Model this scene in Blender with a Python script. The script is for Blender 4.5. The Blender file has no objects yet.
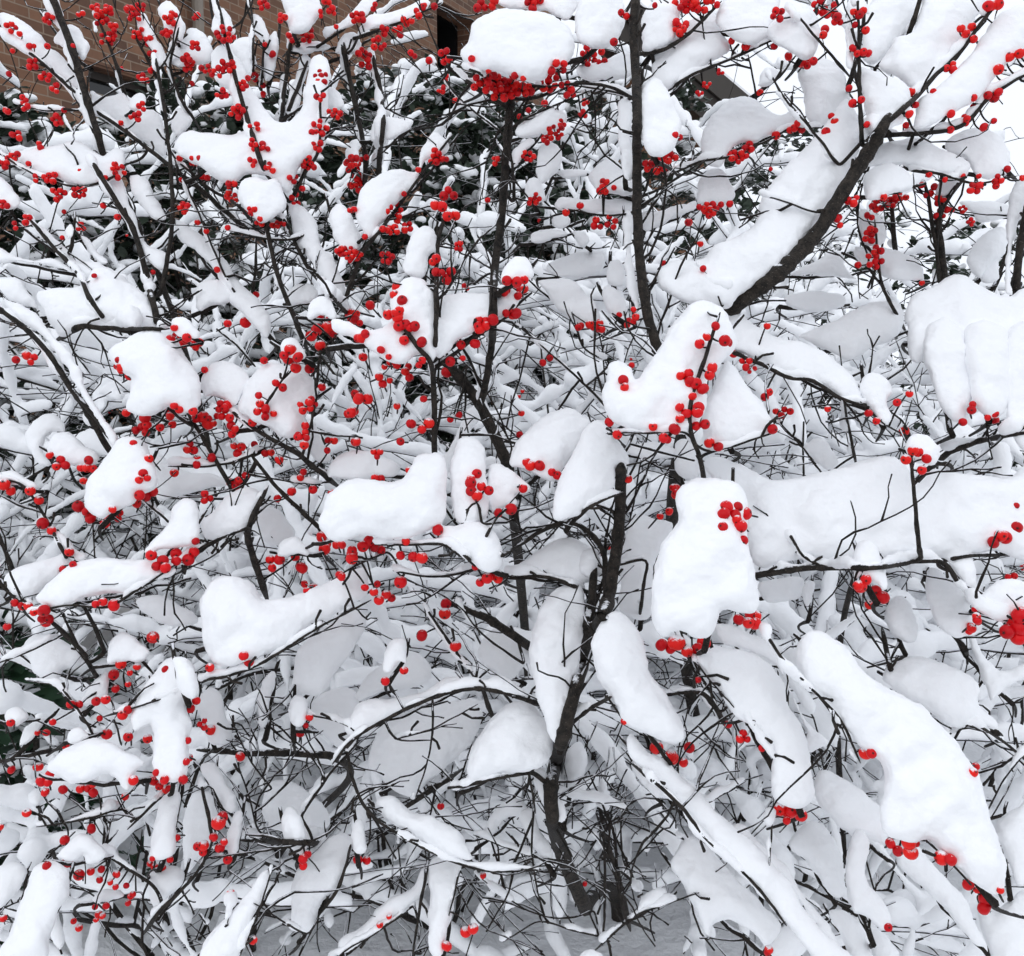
import bpy, bmesh, math, random, time
import numpy as np
from mathutils import Vector, Matrix, noise
from mathutils.geometry import delaunay_2d_cdt

T0 = time.time()
sc = bpy.context.scene
COL = sc.collection

# ------------------------------------------------------------------ camera, sky, sun, exposure
F_PX, CX, CY = 950.0, 512.0, 478.0
EYE = Vector((0.0, 0.0, 1.15))
PITCH = math.radians(8.7)
cam_data = bpy.data.cameras.new("camera")
cam = bpy.data.objects.new("camera", cam_data)
COL.objects.link(cam)
cam.location = EYE
cam.rotation_euler = (math.radians(90) - PITCH, 0, 0)
cam_data.sensor_fit = 'HORIZONTAL'
cam_data.sensor_width = 36.0
cam_data.lens = 36.0 * F_PX / 1024.0
cam_data.clip_start = 0.02
cam_data.clip_end = 2000
sc.camera = cam

SUN_EL, SUN_AZ = math.radians(36), math.radians(196)
world = bpy.data.worlds.new("World")
sc.world = world
world.use_nodes = True
wn = world.node_tree
sky = wn.nodes.new('ShaderNodeTexSky')
sky.sky_type = 'NISHITA'
sky.sun_disc = False
sky.sun_elevation = SUN_EL
sky.sun_rotation = SUN_AZ
sky.dust_density = 4.0
sky.air_density = 1.0
hs = wn.nodes.new('ShaderNodeHueSaturation')
hs.inputs['Saturation'].default_value = 0.22
wn.links.new(sky.outputs[0], hs.inputs['Color'])
bg = wn.nodes['Background']
ov = wn.nodes.new('ShaderNodeMix'); ov.data_type = 'RGBA'          # a closed cloud layer evens the sky out
ov.inputs[0].default_value = 0.92
ov.inputs[7].default_value = (12.1, 12.8, 14.0, 1)
wn.links.new(hs.outputs[0], ov.inputs[6])
wn.links.new(ov.outputs[2], bg.inputs[0])
bg.inputs[1].default_value = 0.15
sun_d = bpy.data.lights.new("sun", 'SUN')
sun = bpy.data.objects.new("sun", sun_d)
COL.objects.link(sun)
sun_d.energy = 0.5
sun_d.angle = math.radians(60)
sun_d.color = (1.0, 0.985, 0.965)
sd = Vector((math.sin(SUN_AZ) * math.cos(SUN_EL), math.cos(SUN_AZ) * math.cos(SUN_EL), math.sin(SUN_EL)))
sun.rotation_euler = (-sd).to_track_quat('-Z', 'Y').to_euler()
sc.view_settings.view_transform = 'Standard'
sc.view_settings.look = 'None'
sc.view_settings.exposure = -0.80
sc.view_settings.gamma = 1.0
sc.cycles.use_denoising = True
sc.cycles.max_bounces = 18
sc.cycles.diffuse_bounces = 16
sc.cycles.sample_clamp_indirect = 8

RIGHT = Vector((1, 0, 0))
FWD = Vector((0, math.cos(PITCH), -math.sin(PITCH)))
UPC = Vector((0, math.sin(PITCH), math.cos(PITCH)))

def at(x, y, d):
    return EYE + RIGHT * ((x - CX) / F_PX * d) + UPC * ((CY - y) / F_PX * d) + FWD * d

def project(p):
    v = p - EYE
    d = v.dot(FWD)
    if d < 1e-3:
        return None
    return CX + v.dot(RIGHT) / d * F_PX, CY - v.dot(UPC) / d * F_PX, d

def on_ground(x, y):
    a, b = at(x, y, 1.0), EYE
    t = (0.0 - b.z) / (a.z - b.z)
    return b + (a - b) * t

TILE = {'A': (0, 0), 'B': (340, 0), 'C': (664, 0), 'D': (0, 310), 'E': (340, 310), 'F': (664, 310),
        'G': (0, 616), 'H': (340, 616), 'I': (664, 616),
        'J': (180, 0, 0.2539), 'K': (0, 200, 0.2301), 'L': (480, 90, 0.251), 'N': (780, 160, 0.272)}
ZS = 360.0 / 1012.0

def tp(tile, x, y):
    t = TILE[tile]
    s = t[2] if len(t) > 2 else ZS
    return t[0] + x * s, t[1] + y * s

# ------------------------------------------------------------------ materials
def nd(nt, kind, **kw):
    n = nt.nodes.new(kind)
    for k, v in kw.items():
        if k in n.inputs:
            n.inputs[k].default_value = v
        else:
            setattr(n, k, v)
    return n

def new_mat(name):
    m = bpy.data.materials.new(name)
    m.use_nodes = True
    nt = m.node_tree
    return m, nt, nt.nodes['Principled BSDF']

def snow_material(name, col, bump, scale=1.0):
    m, nt, p = new_mat(name)
    p.inputs['Base Color'].default_value = (*col, 1)
    p.inputs['Roughness'].default_value = 0.6
    p.inputs['Specular IOR Level'].default_value = 0.25
    geo = nt.nodes.new('ShaderNodeNewGeometry')
    n1 = nd(nt, 'ShaderNodeTexNoise', Scale=70.0 * scale, Detail=3.0, Roughness=0.55)
    n2 = nd(nt, 'ShaderNodeTexNoise', Scale=420.0 * scale, Detail=3.0, Roughness=0.7)
    nt.links.new(geo.outputs['Position'], n1.inputs['Vector'])
    nt.links.new(geo.outputs['Position'], n2.inputs['Vector'])
    mx = nt.nodes.new('ShaderNodeMath'); mx.operation = 'MULTIPLY_ADD'
    nt.links.new(n2.outputs['Fac'], mx.inputs[0]); mx.inputs[1].default_value = 0.22
    nt.links.new(n1.outputs['Fac'], mx.inputs[2])
    b = nd(nt, 'ShaderNodeBump', Strength=bump, Distance=0.009 / scale)
    nt.links.new(mx.outputs[0], b.inputs['Height'])
    nt.links.new(b.outputs[0], p.inputs['Normal'])
    return m

M_SNOW = snow_material("fresh_snow", (0.95, 0.955, 0.965), 0.22)
M_SNOW_G = snow_material("ground_snow", (0.94, 0.947, 0.96), 0.45, 0.25)

def bark_material(name, dark, light, sc_=160.0, film=1.55):
    m, nt, p = new_mat(name)
    geo = nt.nodes.new('ShaderNodeNewGeometry')
    n1 = nd(nt, 'ShaderNodeTexNoise', Scale=sc_, Detail=5.0, Roughness=0.65)
    n2 = nd(nt, 'ShaderNodeTexNoise', Scale=sc_ * 4, Detail=2.0)
    nt.links.new(geo.outputs['Position'], n1.inputs['Vector'])
    nt.links.new(geo.outputs['Position'], n2.inputs['Vector'])
    r = nt.nodes.new('ShaderNodeValToRGB')
    r.color_ramp.elements[0].position = 0.35
    r.color_ramp.elements[0].color = (*dark, 1)
    r.color_ramp.elements[1].position = 0.72
    r.color_ramp.elements[1].color = (*light, 1)
    nt.links.new(n1.outputs['Fac'], r.inputs[0])
    vo = nd(nt, 'ShaderNodeTexVoronoi', Scale=sc_ * 2.2)
    nt.links.new(geo.outputs['Position'], vo.inputs['Vector'])
    lm = nt.nodes.new('ShaderNodeMapRange')
    lm.inputs['From Min'].default_value = 0.16; lm.inputs['From Max'].default_value = 0.10
    lm.inputs['To Max'].default_value = 0.7
    nt.links.new(vo.outputs['Distance'], lm.inputs['Value'])
    le = nt.nodes.new('ShaderNodeMix'); le.data_type = 'RGBA'
    nt.links.new(lm.outputs[0], le.inputs[0]); nt.links.new(r.outputs[0], le.inputs[6])
    le.inputs[7].default_value = (0.13, 0.11, 0.09, 1)
    # film of snow clinging to the upper side
    sx = nt.nodes.new('ShaderNodeSeparateXYZ')
    nt.links.new(geo.outputs['Normal'], sx.inputs[0])
    n3 = nd(nt, 'ShaderNodeTexNoise', Scale=55.0, Detail=5.0, Roughness=0.7)
    nt.links.new(geo.outputs['Position'], n3.inputs['Vector'])
    ma = nt.nodes.new('ShaderNodeMath'); ma.operation = 'MULTIPLY_ADD'
    nt.links.new(n3.outputs['Fac'], ma.inputs[0]); ma.inputs[1].default_value = 1.6
    nt.links.new(sx.outputs['Z'], ma.inputs[2])
    fm = nt.nodes.new('ShaderNodeMapRange')
    fm.inputs['From Min'].default_value = film; fm.inputs['From Max'].default_value = film + 0.10
    nt.links.new(ma.outputs[0], fm.inputs['Value'])
    fx = nt.nodes.new('ShaderNodeMix'); fx.data_type = 'RGBA'
    nt.links.new(fm.outputs[0], fx.inputs[0]); nt.links.new(le.outputs[2], fx.inputs[6])
    fx.inputs[7].default_value = (0.88, 0.89, 0.92, 1)
    nt.links.new(fx.outputs[2], p.inputs['Base Color'])
    p.inputs['Roughness'].default_value = 0.75
    p.inputs['Specular IOR Level'].default_value = 0.25
    b = nd(nt, 'ShaderNodeBump', Strength=0.7, Distance=0.002)
    ad = nt.nodes.new('ShaderNodeMath'); ad.operation = 'ADD'
    nt.links.new(n1.outputs['Fac'], ad.inputs[0]); nt.links.new(n2.outputs['Fac'], ad.inputs[1])
    nt.links.new(ad.outputs[0], b.inputs['Height'])
    nt.links.new(b.outputs[0], p.inputs['Normal'])
    return m

M_BARK = bark_material("wet_bark", (0.008, 0.007, 0.006), (0.050, 0.040, 0.032), 160.0, 1.72)
M_TWIG = bark_material("twig_bark", (0.009, 0.007, 0.006), (0.035, 0.027, 0.021), 240.0, 1.48)

def berry_material():
    m, nt, p = new_mat("berry_skin")
    oi = nt.nodes.new('ShaderNodeObjectInfo')
    r = nt.nodes.new('ShaderNodeValToRGB')
    e = r.color_ramp.elements
    e[0].position, e[0].color = 0.0, (0.46, 0.002, 0.007, 1)
    e[1].position, e[1].color = 1.0, (0.82, 0.014, 0.009, 1)
    k = e.new(0.5); k.color = (0.72, 0.006, 0.010, 1)
    nt.links.new(oi.outputs['Random'], r.inputs[0])
    # frost caught on the upper side
    geo = nt.nodes.new('ShaderNodeNewGeometry')
    sx = nt.nodes.new('ShaderNodeSeparateXYZ')
    nt.links.new(geo.outputs['Normal'], sx.inputs[0])
    n = nd(nt, 'ShaderNodeTexNoise', Scale=420.0, Detail=3.0, Roughness=0.7)
    nt.links.new(geo.outputs['Position'], n.inputs['Vector'])
    a = nt.nodes.new('ShaderNodeMath'); a.operation = 'MULTIPLY_ADD'
    nt.links.new(n.outputs['Fac'], a.inputs[0]); a.inputs[1].default_value = 1.3
    nt.links.new(sx.outputs['Z'], a.inputs[2])
    a2 = nt.nodes.new('ShaderNodeMath'); a2.operation = 'MULTIPLY_ADD'
    nt.links.new(oi.outputs['Random'], a2.inputs[0]); a2.inputs[1].default_value = 0.55
    nt.links.new(a.outputs[0], a2.inputs[2])
    mr = nt.nodes.new('ShaderNodeMapRange')
    mr.inputs['From Min'].default_value = 1.72
    mr.inputs['From Max'].default_value = 2.0
    nt.links.new(a2.outputs[0], mr.inputs['Value'])
    mix = nt.nodes.new('ShaderNodeMix'); mix.data_type = 'RGBA'
    nt.links.new(mr.outputs[0], mix.inputs[0])
    nt.links.new(r.outputs[0], mix.inputs[6])
    mix.inputs[7].default_value = (0.85, 0.82, 0.84, 1)
    nt.links.new(mix.outputs[2], p.inputs['Base Color'])
    p.inputs['Roughness'].default_value = 0.38
    p.inputs['Specular IOR Level'].default_value = 0.22
    p.inputs['Subsurface Weight'].default_value = 0.1
    p.inputs['Subsurface Radius'].default_value = (0.004, 0.001, 0.001)
    p.inputs['Subsurface Scale'].default_value = 0.5
    return m

M_BERRY = berry_material()
M_CALYX, _nt, _p = new_mat("berry_calyx")
_p.inputs['Base Color'].default_value = (0.035, 0.008, 0.006, 1)
_p.inputs['Roughness'].default_value = 0.8

def brick_material():
    m, nt, p = new_mat("brown_brick")
    tc = nt.nodes.new('ShaderNodeTexCoord')
    sx = nt.nodes.new('ShaderNodeSeparateXYZ')
    cb = nt.nodes.new('ShaderNodeCombineXYZ')
    nt.links.new(tc.outputs['Object'], sx.inputs[0])
    ad = nt.nodes.new('ShaderNodeMath'); ad.operation = 'ADD'
    nt.links.new(sx.outputs['X'], ad.inputs[0]); nt.links.new(sx.outputs['Y'], ad.inputs[1])
    nt.links.new(ad.outputs[0], cb.inputs['X']); nt.links.new(sx.outputs['Z'], cb.inputs['Y'])
    br = nt.nodes.new('ShaderNodeTexBrick')
    br.inputs['Scale'].default_value = 1.0
    br.inputs['Brick Width'].default_value = 0.23
    br.inputs['Row Height'].default_value = 0.075
    br.inputs['Mortar Size'].default_value = 0.006
    br.inputs['Mortar Smooth'].default_value = 0.15
    br.inputs['Bias'].default_value = -0.1
    br.inputs['Color1'].default_value = (0.205, 0.10, 0.055, 1)
    br.inputs['Color2'].default_value = (0.085, 0.042, 0.026, 1)
    br.inputs['Mortar'].default_value = (0.24, 0.17, 0.12, 1)
    nt.links.new(cb.outputs[0], br.inputs['Vector'])
    n = nd(nt, 'ShaderNodeTexNoise', Scale=9.0, Detail=6.0, Roughness=0.7)
    nt.links.new(tc.outputs['Object'], n.inputs['Vector'])
    mr = nt.nodes.new('ShaderNodeMapRange')
    mr.inputs['To Min'].default_value = 0.65; mr.inputs['To Max'].default_value = 1.3
    nt.links.new(n.outputs['Fac'], mr.inputs['Value'])
    mix = nt.nodes.new('ShaderNodeMix'); mix.data_type = 'RGBA'; mix.blend_type = 'MULTIPLY'
    mix.inputs[0].default_value = 1.0
    nt.links.new(br.outputs['Color'], mix.inputs[6]); nt.links.new(mr.outputs[0], mix.inputs[7])
    nt.links.new(mix.outputs[2], p.inputs['Base Color'])
    p.inputs['Roughness'].default_value = 0.85
    b = nd(nt, 'ShaderNodeBump', Strength=0.6, Distance=0.01)
    b.invert = True
    nt.links.new(br.outputs['Fac'], b.inputs['Height'])
    nt.links.new(b.outputs[0], p.inputs['Normal'])
    return m

def plain(name, col, rough=0.7, nscale=20.0, var=0.35):
    m, nt, p = new_mat(name)
    geo = nt.nodes.new('ShaderNodeNewGeometry')
    n = nd(nt, 'ShaderNodeTexNoise', Scale=nscale, Detail=4.0)
    nt.links.new(geo.outputs['Position'], n.inputs['Vector'])
    r = nt.nodes.new('ShaderNodeValToRGB')
    r.color_ramp.elements[0].color = (*[c * (1 - var) for c in col], 1)
    r.color_ramp.elements[1].color = (*[min(1, c * (1 + var)) for c in col], 1)
    nt.links.new(n.outputs['Fac'], r.inputs[0])
    nt.links.new(r.outputs[0], p.inputs['Base Color'])
    p.inputs['Roughness'].default_value = rough
    return m

M_BRICK = brick_material()
M_WOOD = plain("brown_painted_wood", (0.024, 0.017, 0.012), 0.6, 6.0)
M_DARK = plain("dark_opening", (0.006, 0.006, 0.006), 0.5)
M_PANE = plain("dark_window_pane", (0.010, 0.011, 0.012), 0.12)
M_PIPE = plain("weathered_downspout_paint", (0.19, 0.16, 0.13), 0.6, 8.0)
M_LEAF = plain("evergreen_leaf", (0.030, 0.045, 0.028), 0.55, 60.0, 0.5)
M_LEAF2 = plain("dark_green_leaf", (0.012, 0.040, 0.016), 0.5, 60.0, 0.5)

# ------------------------------------------------------------------ mesh helpers
class MB:
    def __init__(self):
        self.v, self.f = [], []
    def tube(self, pts, rad, sides=6, cap=True):
        n = len(pts)
        if n < 2:
            return
        base = len(self.v)
        t = (pts[1] - pts[0]).normalized()
        ref = Vector((0, 0, 1)) if abs(t.z) < 0.9 else Vector((1, 0, 0))
        u = t.cross(ref).normalized()
        for i in range(n):
            if i == 0:
                t = pts[1] - pts[0]
            elif i == n - 1:
                t = pts[-1] - pts[-2]
            else:
                t = pts[i + 1] - pts[i - 1]
            if t.length < 1e-9:
                t = Vector((0, 0, 1))
            t.normalize()
            u = u - t * u.dot(t)
            if u.length < 1e-6:
                u = t.orthogonal()
            u.normalize()
            w = t.cross(u)
            r = rad[i]
            for k in range(sides):
                a = 2 * math.pi * k / sides
                self.v.append(pts[i] + u * (math.cos(a) * r) + w * (math.sin(a) * r))
        for i in range(n - 1):
            for k in range(sides):
                a, b = base + i * sides + k, base + i * sides + (k + 1) % sides
                self.f.append((a, b, b + sides, a + sides))
        if cap:
            for i, rev in ((0, True), (n - 1, False)):
                c = len(self.v)
                d = (pts[0] - pts[1]) if i == 0 else (pts[-1] - pts[-2])
                d = d.normalized() if d.length > 0 else d
                self.v.append(pts[i] + d * rad[i] * 0.6)
                for k in range(sides):
                    a, b = base + i * sides + k, base + i * sides + (k + 1) % sides
                    self.f.append((c, b, a) if rev else (c, a, b))
    def blob(self, c, rx, ry, rz):
        base = len(self.v)
        for v in ICO_V:
            self.v.append(c + Vector((v[0] * rx, v[1] * ry, v[2] * rz)))
        for f in ICO_F:
            self.f.append(tuple(base + i for i in f))
    def box(self, c, s, m=None):
        base = len(self.v)
        for dx in (-.5, .5):
            for dy in (-.5, .5):
                for dz in (-.5, .5):
                    p = Vector((c[0] + dx * s[0], c[1] + dy * s[1], c[2] + dz * s[2]))
                    self.v.append(m @ p if m else p)
        for q in ((0, 1, 3, 2), (4, 6, 7, 5), (0, 4, 5, 1), (2, 3, 7, 6), (0, 2, 6, 4), (1, 5, 7, 3)):
            self.f.append(tuple(base + i for i in q))
    def mesh(self, name, origin=Vector((0, 0, 0))):
        me = bpy.data.meshes.new(name)
        me.from_pydata([v - origin for v in self.v], [], self.f)
        me.update()
        return me

_bm = bmesh.new()
bmesh.ops.create_icosphere(_bm, subdivisions=2, radius=1.0)
_bm.verts.ensure_lookup_table()
ICO_V = [tuple(v.co) for v in _bm.verts]
ICO_F = [tuple(v.index for v in f.verts) for f in _bm.faces]
_bm.free()

def smooth(me, on=True):
    me.polygons.foreach_set('use_smooth', [on] * len(me.polygons))

def link(name, me, mat=None, parent=None, loc=None, flat=False):
    o = bpy.data.objects.new(name, me)
    COL.objects.link(o)
    if mat is not None and len(me.materials) == 0:
        me.materials.append(mat)
    if not flat:
        smooth(me)
    if loc is not None:
        o.location = loc
    if parent is not None:
        o.parent = parent
        if loc is not None:
            o.location = Vector(loc) - parent.location
    return o

def empty(name, loc, label, cat, group=None):
    o = bpy.data.objects.new(name, None)
    COL.objects.link(o)
    o.location = loc
    o.empty_display_size = 0.05
    tag(o, label, cat, group)
    return o

def tag(o, label=None, cat=None, group=None, kind=None):
    if label: o['label'] = label
    if cat: o['category'] = cat
    if group: o['group'] = group
    if kind: o['kind'] = kind
    return o

def part(name, mb, mat, parent, kind=None, flat=False):
    """a mesh built in world coordinates, parented to a thing whose only transform is its location"""
    if not mb.f:
        return None
    o = link(name, mb.mesh(name, parent.location if parent else Vector((0, 0, 0))), mat, parent, flat=flat)
    if kind: o['kind'] = kind
    return o

TEX_LUMP = bpy.data.textures.new("snow_lumps", 'CLOUDS'); TEX_LUMP.noise_scale = 0.020; TEX_LUMP.noise_depth = 2
TEX_GRAIN = bpy.data.textures.new("snow_grain", 'CLOUDS'); TEX_GRAIN.noise_scale = 0.0036; TEX_GRAIN.noise_depth = 2

def remeshed(mb, voxel, iters, name, origin, fac=0.5, lump=0.0, grain=0.0):
    """union of the closed pieces in mb, softened like settled snow"""
    me = mb.mesh(name, origin)
    o = bpy.data.objects.new(name + "_source", me)
    COL.objects.link(o)
    r = o.modifiers.new("r", 'REMESH'); r.mode = 'VOXEL'; r.voxel_size = voxel
    if iters:
        s = o.modifiers.new("s", 'SMOOTH'); s.iterations = iters; s.factor = fac
    for tx, amt in ((TEX_LUMP, lump), (TEX_GRAIN, grain)):
        if amt:
            d = o.modifiers.new("d", 'DISPLACE'); d.texture = tx; d.strength = amt; d.mid_level = 0.5; d.texture_coords = 'LOCAL'
    dg = bpy.context.evaluated_depsgraph_get()
    out = bpy.data.meshes.new_from_object(o.evaluated_get(dg))
    out.name = name
    bpy.data.objects.remove(o)
    bpy.data.meshes.remove(me)
    return out

def catmull(pts, step, closed=False):
    P = [Vector(p) for p in pts]
    n = len(P)
    out = []
    rng = range(n) if closed else range(n - 1)
    for i in rng:
        if closed:
            a, b, c, d = P[(i - 1) % n], P[i], P[(i + 1) % n], P[(i + 2) % n]
        else:
            a, b, c, d = P[max(i - 1, 0)], P[i], P[i + 1], P[min(i + 2, n - 1)]
        m = max(1, int(round((c - b).length / step)))
        for k in range(m):
            t = k / m
            out.append(0.5 * ((2 * b) + (c - a) * t + (2 * a - 5 * b + 4 * c - d) * t * t + (3 * b - a - 3 * c + d) * t ** 3))
    if not closed:
        out.append(P[-1].copy())
    return out

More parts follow.
